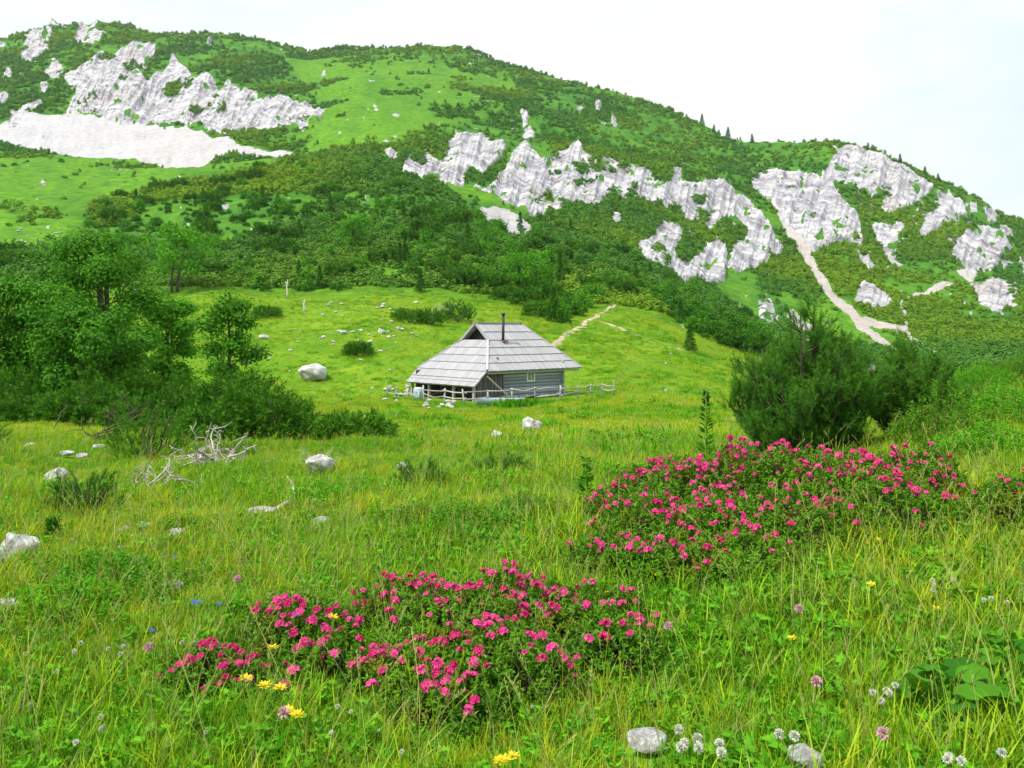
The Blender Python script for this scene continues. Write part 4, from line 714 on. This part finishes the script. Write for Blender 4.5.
def broadleaf(px_, d, label, n=9, s=.13):
    x, y, z = G(px_, d); root = empty('broad_leaved_plant', (x, y, z)); tag(root, label, 'plant')
    for i in range(n):
        b = MB(); a = i*2.4; r = s*(.4+1.0*math.sqrt(i/n)); hh = .20-.10*(i/n); cx = np.array([r*math.cos(a), r*math.sin(a), hh]); b.tube([(0, 0, 0), cx*[.5, .5, .7], cx], [.004, .003, .003], 5, .6); k = 16; an = np.linspace(.35, 6.28-.35, k)+a; R_ = s*rng.uniform(.42, .6); tl = rng.normal(0, .3, 2)
        rim = [cx+np.array([R_*math.cos(q)*-1, R_*math.sin(q)*-1, 0])+np.array([0, 0, R_*(tl[0]*math.cos(q)+tl[1]*math.sin(q))-.012+.008*math.sin(q*5)]) for q in an]; mid = [(cx+v)/2+np.array([0, 0, .012]) for v in rim]; V = np.array([cx]+mid+rim)
        b.add(V, tri=[[0, 1+j, 2+j] for j in range(k-1)], quad=[[1+j, 1+k+j, 2+k+j, 2+j] for j in range(k-1)], tint=rng.random()); part('leaf', b.mesh('leaf', M['leafdk'], True), root)
broadleaf(958, 3.2, 'clump of big round leaves at the bottom right', 10); broadleaf(1018, 3.45, 'second clump of round leaves at the right photo edge', 7, .1)

# ------------------------------------------------------------------ the hut
TH = R(43); gz = CZ-68.5/F*48*1.0; gz = float(base_h(HUT[0], HUT[1]-4))-.02
hut = empty('shepherd_hut', (HUT[0], HUT[1], gz), TH); tag(hut, 'grey wooden shepherd hut with steep shingled hip roof and stovepipe, on the meadow', 'hut')
RZ, EZ, GZ, LZ = 4.22, 1.64, 3.28, .86; rx0, rx1, ex1, W2 = -1.4, 1.9, 3.95, 3.05
hx0 = -1.7; HX = 4.3; sl = (GZ-LZ)/(HX+hx0); hxe = hx0-(GZ-EZ)/sl; gy = (RZ-GZ)/((RZ-EZ)/W2)
def clip(poly, pts_clip):
    out = poly
    for i in range(len(pts_clip)):
        a = pts_clip[i]; b = pts_clip[(i+1) % len(pts_clip)]; res = []
        ins = lambda p: (b[0]-a[0])*(p[1]-a[1])-(b[1]-a[1])*(p[0]-a[0]) >= -1e-9
        for j in range(len(out)):
            p, q = out[j-1], out[j]; ip, iq = ins(p), ins(q)
            if ip != iq:
                dx, dy = q[0]-p[0], q[1]-p[1]; ex, ey = b[0]-a[0], b[1]-a[1]; t = (ex*(a[1]-p[1])-ey*(a[0]-p[0]))/(ex*dy-ey*dx); res.append((p[0]+t*dx, p[1]+t*dy))
            if iq: res.append(q)
        out = res
        if len(out) < 3: return []
    return out
def roofplane(b, poly, ncourse, bw=.12):
    "covers a planar roof polygon (3D, eave edge first) with overlapping courses of boards"
    P3 = np.array(poly, float); u = unit(P3[1]-P3[0]); nrm = unit(np.cross(P3[1]-P3[0], P3[-1]-P3[0])); nrm = nrm*(1 if nrm[2] > 0 else -1); v = np.cross(nrm, u); v = v*(1 if v[2] > 0 else -1)
    p2 = [((p-P3[0])@u, (p-P3[0])@v) for p in P3]; ar = sum(p2[i-1][0]*p2[i][1]-p2[i][0]*p2[i-1][1] for i in range(len(p2)))
    if ar < 0: p2 = p2[::-1]
    x0 = min(p[0] for p in p2); x1 = max(p[0] for p in p2); y1 = max(p[1] for p in p2); ch = y1/ncourse
    for c in range(ncourse):
        x = x0
        while x < x1:
            w = bw*rng.uniform(.75, 1.3); lo = c*ch-.05+rng.normal(0, .012); hi = (c+1)*ch+.06; q = clip([(x+.006, max(lo, -.06)), (x+w-.006, max(lo, -.06)), (x+w-.006, hi), (x+.006, hi)], [(p[0], p[1]-.0) for p in p2] if c else [(p[0]+(0), p[1]-(.06 if p[1] < .01 else 0)) for p in p2]); x += w
            if len(q) < 3: continue
            lift = lambda yy: .03+.045*(1-(yy-c*ch)/ch)+rng.normal(0, .002); T_ = [P3[0]+u*a+v*e+nrm*(lift(e)+.0) for a, e in q]; B_ = [P3[0]+u*a+v*e+nrm*(-.02) for a, e in q]; n = len(q); tint = rng.uniform(.25, .7)
            tri = [[0, i, i+1] for i in range(1, n-1)]+[[n, n+i+1, n+i] for i in range(1, n-1)]; qd = [[i, n+i, n+(i+1) % n, (i+1) % n] for i in range(n)]; b.add(np.array(T_+B_), tri=tri, quad=qd, tint=tint)
b = MB()
xr = rx1+(ex1-rx1)*gy/W2
for sg in (-1, 1):
    roofplane(b, [(hxe, sg*W2, EZ), (ex1, sg*W2, EZ), (xr, sg*gy, GZ), (hx0, sg*gy, GZ)], 4); roofplane(b, [(hx0-.05, sg*gy, GZ), (xr, sg*gy, GZ), (rx1, 0, RZ), (rx0-.28, 0, RZ)], 2)
he = (gy/W2)
roofplane(b, [(hxe, -W2, EZ), (hxe, W2, EZ), (hx0, gy, GZ), (hx0, -gy, GZ)], 4); roofplane(b, [(-HX, -W2+.02, LZ), (-HX, W2-.02, LZ), (hxe, W2, EZ), (hxe, -W2, EZ)], 2); roofplane(b, [(ex1, -W2, EZ), (ex1, W2, EZ), (rx1, 0, RZ)], 6)
roof = part('roof', b.mesh('roof', M['shingle']), hut)
b = MB(); b.beam((rx0-.4, 0, RZ+.07), (rx1+.1, 0, RZ+.07), .22, .06, .5); 
for s in (-1, 1): b.beam((hx0-.02, s*gy, GZ+.09), (hxe, s*W2, EZ+.09), .12, .05, .9); b.beam((rx1, 0, RZ+.06), (ex1, s*W2, EZ+.09), .12, .05, .5); b.beam((rx0-.30, 0, RZ+.04), (hx0-.08, s*gy*1.04, GZ+.03), .07, .14, .3)
part('ridge_board', b.mesh('ridge_board', M['shingle']), roof)
b = MB(); b.add([(rx0+.12, 0, RZ-.02), (hx0+.32, -gy, GZ), (hx0+.32, gy, GZ), (rx0+.45, 0, RZ-.02), (hx0+.45, -gy, GZ), (hx0+.45, gy, GZ)], tri=[[0, 1, 2], [3, 5, 4]], quad=[[0, 3, 4, 1], [1, 4, 5, 2], [2, 5, 3, 0]], tint=.1); part('gable_opening_shade', b.mesh('gable_opening_shade', M['dark']), roof)  # solid near-black infill; shade inside the opening is put into its colour
b = MB(); cx, cy = -.72, -1.3; b.tube([(cx, cy, 2.9), (cx+.02, cy, 4.75)], [.08, .08], 12); b.tube([(cx+.02, cy, 4.70), (cx+.02, cy, 4.85)], [.12, .10], 12); part('chimney', b.mesh('chimney', M['metal'], True), roof)
b = MB(); b.box((cx+.05, cy-.02, 3.22), (.34, .34, .06), tint=.5); part('chimney_flashing', b.mesh('chimney_flashing', plain('rusty_tin', (.34,.16,.09), .7)), roof)
# walls
wx0, wx1, wy, wt = -3.75, 2.75, -2.6, 2.0
b = MB(); nl = 10
for i in range(nl):
    z = .18+i*.19
    b.tube([(-1.9, wy, z), (wx1+.15, wy, z)], .10, 8, rng.random()); b.tube([(-2.2, -wy, z), (wx1+.15, -wy, z)], .10, 8, rng.random()); b.tube([(wx1, wy-.15, z+.09), (wx1, -wy+.15, z+.09)], .10, 8, rng.random())
wall = part('wall', b.mesh('wall', M['log'], True), hut)
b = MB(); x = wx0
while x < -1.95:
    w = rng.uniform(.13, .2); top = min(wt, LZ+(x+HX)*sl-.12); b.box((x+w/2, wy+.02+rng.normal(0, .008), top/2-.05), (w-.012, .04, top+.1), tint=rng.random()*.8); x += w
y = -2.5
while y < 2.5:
    w = rng.uniform(.14, .2); b.box((-2.15+rng.normal(0, .006), y+w/2, 1.2), (.04, w-.012, 2.3), tint=rng.random()*.3); y += w  # porch end and back planks tinted darker, adding shade to their colour
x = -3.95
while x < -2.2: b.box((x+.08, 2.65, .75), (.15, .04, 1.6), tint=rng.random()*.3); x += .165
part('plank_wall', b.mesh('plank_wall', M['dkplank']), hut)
b = MB()
for i in range(60):
    a = rng.random(); side = rng.integers(0, 3); p = [(-2+a*5, wy-.05), (wx1+.05, -2.5+a*5), (-4+a*7, 2.6)][side]; b.box((p[0], p[1], .04+rng.random()*.12), (rng.uniform(.2, .45), rng.uniform(.2, .4), rng.uniform(.12, .25)), tint=.5)
part('stone_footing', b.mesh('stone_footing', M['stone']), hut)
for y in (-2.7, -1.0, 1.2, 2.8):
    b = MB(); b.box((-4.1, y, .4), (.13, .13, 1.3), tint=.4); part('post', b.mesh('post', M['rail']), hut)
b = MB(); b.beam((-4.1, -2.9, 1.07), (-4.1, 2.9, 1.07), .12, .12, .6); b.tube([(hxe+.1, -W2+.12, EZ-.12), (ex1-.1, -W2+.12, EZ-.12)], .05, 8, .9); part('eave_beam', b.mesh('eave_beam', M['rail']), hut)
b = MB(); b.tube([(-3.45, -3.0, EZ-.25), (-1.75, -3.05, .1)], [.045, .05], 7, 1.); part('brace', b.mesh('brace', M['rail']), hut)
b = MB(); wxc, wzc = .1, 1.28
for dx, dz, sx, sz_ in ((0, .3, .62, .07), (0, -.3, .62, .07), (-.28, 0, .07, .53), (.28, 0, .07, .53), (0, 0, .03, .53)): b.box((wxc+dx, wy-.12, wzc+dz), (sx, .07, sz_))
win = part('window', b.mesh('window', M['paint']), hut); b = MB(); b.box((wxc, wy-.10, wzc), (.5, .03, .52)); part('pane', b.mesh('pane', M['pane']), win)
# floor shade comes from the real porch depth; its inner planks are tinted darker
def fence(pts, label, h=.85, rails=2):
    root = empty('fence', P(*pts[0])); tag(root, label, 'fence'); o = np.array(root.location); W_ = []
    for (x, y) in pts:
        g = np.array(P(x, y))-o; b = MB(); t = rng.normal(0, .05, 2); b.tube([g+[0, 0, -.15], g+[t[0], t[1], h*rng.uniform(.9, 1.25)]], [.05, .04], 7, rng.random()); part('post', b.mesh('post', M['rail'], True), root); W_.append(g)
    for r in range(rails):
        for a, c in zip(W_[:-1], W_[1:]):
            b = MB(); z = h*(.45+.42*r); ov = (c-a)*.06; b.tube([a-ov+[0, -.05, z+rng.normal(0, .06)], (a+c)/2+[0, -.05, z-.04+rng.normal(0, .03)], c+ov+[0, -.05, z+rng.normal(0, .06)]], [.04, .036, .03], 6, rng.random()); part('rail', b.mesh('rail', M['rail'], True), root)
fence([(424,402),(444,404),(465,406),(488,405),(512,403),(536,402),(559,401)], 'crooked pole fence along the front of the hut', .8, 2)
fence([(561,400),(578,398),(590,397),(603,396),(614,396)], 'low pole fence running right from the hut corner', .72, 2)
fence([(388,397),(396,398),(408,399),(418,401)], 'short broken pole fence left of the porch', .6, 1)
x, y, z = P(418, 400); b = MB(); b.tube([(0, 0, 0), (0, 0, .04), (0, 0, .45), (0, 0, .85), (0, 0, .9)], [.25, .27, .29, .27, .23], 20); b.tube([(0, 0, .28), (0, 0, .31)], [.295, .295], 20); b.tube([(0, 0, .6), (0, 0, .63)], [.295, .295], 20)
br = empty('barrel', (x, y+.3, z), 0, (1.05, 1.05, .72)); tag(br, 'pale blue barrel standing at the left corner of the hut', 'barrel'); part('body', b.mesh('body', M['bluep'], True), br); b = MB(); b.tube([(0, 0, .9), (0, 0, .93)], [.22, .21], 20); part('lid', b.mesh('lid', M['paint'], True), br)
x, y, z = P(501, 406); b = MB(); n = 10; prof = [(math.cos(a), math.sin(a)) for a in np.linspace(math.pi, 2*math.pi, n)]; V = []
for xx in (-1.25, 1.25): V += [(xx, c*.3, .36+s*.28) for c, s in prof]+[(xx, c*.26, .36+s*.24) for c, s in prof]
q = [[i, i+1, 2*n+i+1, 2*n+i] for i in range(n-1)]+[[n+i, 3*n+i, 3*n+i+1, n+i+1] for i in range(n-1)]+[[0, 2*n, 3*n, n], [n-1, 2*n-1, 4*n-1, 3*n-1]]
for e in (0, 2*n): q += [[e+i, e+n+i, e+n+i+1, e+i+1] for i in range(n-1)]
b.add(V, quad=q); 
tg = empty('trough', (x, y, z), R(4)); tag(tg, 'long low pale blue trough in the grass before the fence', 'trough'); part('basin', b.mesh('basin', M['trough']), tg)
for xx in (-.8, .8): b = MB(); b.box((xx, 0, .03), (.12, .5, .1)); part('foot', b.mesh('foot', M['rail']), tg)
b = MB(); b.leaves(np.stack([rng.normal(0, .55, 900), rng.normal(0, .25, 900), rng.uniform(0, .25, 900)], 1), unit(np.stack([rng.normal(0, .4, 900), rng.normal(0, .4, 900), np.ones(900)], 1)), .3, .09); o = link('nettle_patch', b.mesh('nettle_patch', M['leaf']), None, P(524, 409)); tag(o, 'patch of taller dark herbs growing before the fence', 'plants')
b = MB()

# ------------------------------------------------------------------ light, sky, camera
sc = bpy.context.scene
hb = MB(); hb.box((0, 1000, 175), (5200, 2500, 410)); hz, nt_, N_, L_2 = mat('thin_air'); pv = N_.new('ShaderNodeVolumePrincipled'); pv.inputs['Density'].default_value = .00007; pv.inputs['Color'].default_value = (.80,.90,1,1); oo = N_.new('ShaderNodeOutputMaterial'); L_2.new(pv.outputs[0], oo.inputs['Volume'])
tag(link('haze', hb.mesh('haze', hz)), 'thin pale haze over the valley', 'haze', kind='stuff')
w = bpy.data.worlds.new('World'); sc.world = w; w.use_nodes = True; N = w.node_tree.nodes; L = w.node_tree.links; N.clear()
EL, AZ = R(58), R(-55)      # sun high, behind the camera's left shoulder (azimuth from +Y towards +X is negative = left)
sky = N.new('ShaderNodeTexSky'); sky.sky_type = 'NISHITA'; sky.sun_disc = False; sky.sun_elevation = EL; sky.sun_rotation = R(235)
bg = N.new('ShaderNodeBackground'); bg.inputs[1].default_value = .12; L.new(sky.outputs[0], bg.inputs[0])
tc = N.new('ShaderNodeTexCoord'); mp = N.new('ShaderNodeMapping'); mp.inputs['Scale'].default_value = (1, 1, 2.6); L.new(tc.outputs['Generated'], mp.inputs[0])
cn = noise(N, L, 1.7, 6, .5, mp.outputs[0], .3); cr = ramp(N, [(.30, (.55,.55,.55)), (.45, (1, 1, 1))]); L.new(cn.outputs['Fac'], cr.inputs[0])
cn2 = noise(N, L, 2.4, 5, .5, mp.outputs[0]); cc = ramp(N, [(.38, (.74,.88,.93)), (.58, (1, 1, 1))]); L.new(cn2.outputs['Fac'], cc.inputs[0])
bg2 = N.new('ShaderNodeBackground'); bg2.inputs[1].default_value = .78; L.new(cc.outputs[0], bg2.inputs[0])
mx = N.new('ShaderNodeMixShader'); L.new(cr.outputs[0], mx.inputs[0]); L.new(bg.outputs[0], mx.inputs[1]); L.new(bg2.outputs[0], mx.inputs[2]); wo = N.new('ShaderNodeOutputWorld'); L.new(mx.outputs[0], wo.inputs[0])
sl_ = bpy.data.lights.new('sun', 'SUN'); sl_.energy = 3.5; sl_.angle = R(5); sl_.color = (1, .96, .88); so = bpy.data.objects.new('sun', sl_); C.objects.link(so)
sd = Vector((math.sin(R(235))*math.cos(EL), math.cos(R(235))*math.cos(EL), math.sin(EL))); so.rotation_euler = sd.to_track_quat('Z', 'Y').to_euler(); so.location = (0, 0, 60)
cam = bpy.data.cameras.new('camera'); cam.sensor_width = 36; cam.lens = F/1024*36; cam.shift_y = -(384-HY)/1024; cam.clip_end = 6000; cam.clip_start = .05
co = bpy.data.objects.new('camera', cam); C.objects.link(co); co.location = (0, 0, CZ); co.rotation_euler = (R(90), 0, 0); sc.camera = co
sc.view_settings.view_transform = 'Standard'; sc.view_settings.look = 'None'; sc.view_settings.exposure = .5; sc.view_settings.gamma = 1
sc.render.engine = 'CYCLES'; sc.cycles.max_bounces = 3; sc.cycles.diffuse_bounces = 2; sc.cycles.transmission_bounces = 2; sc.cycles.glossy_bounces = 1; sc.cycles.transparent_max_bounces = 4
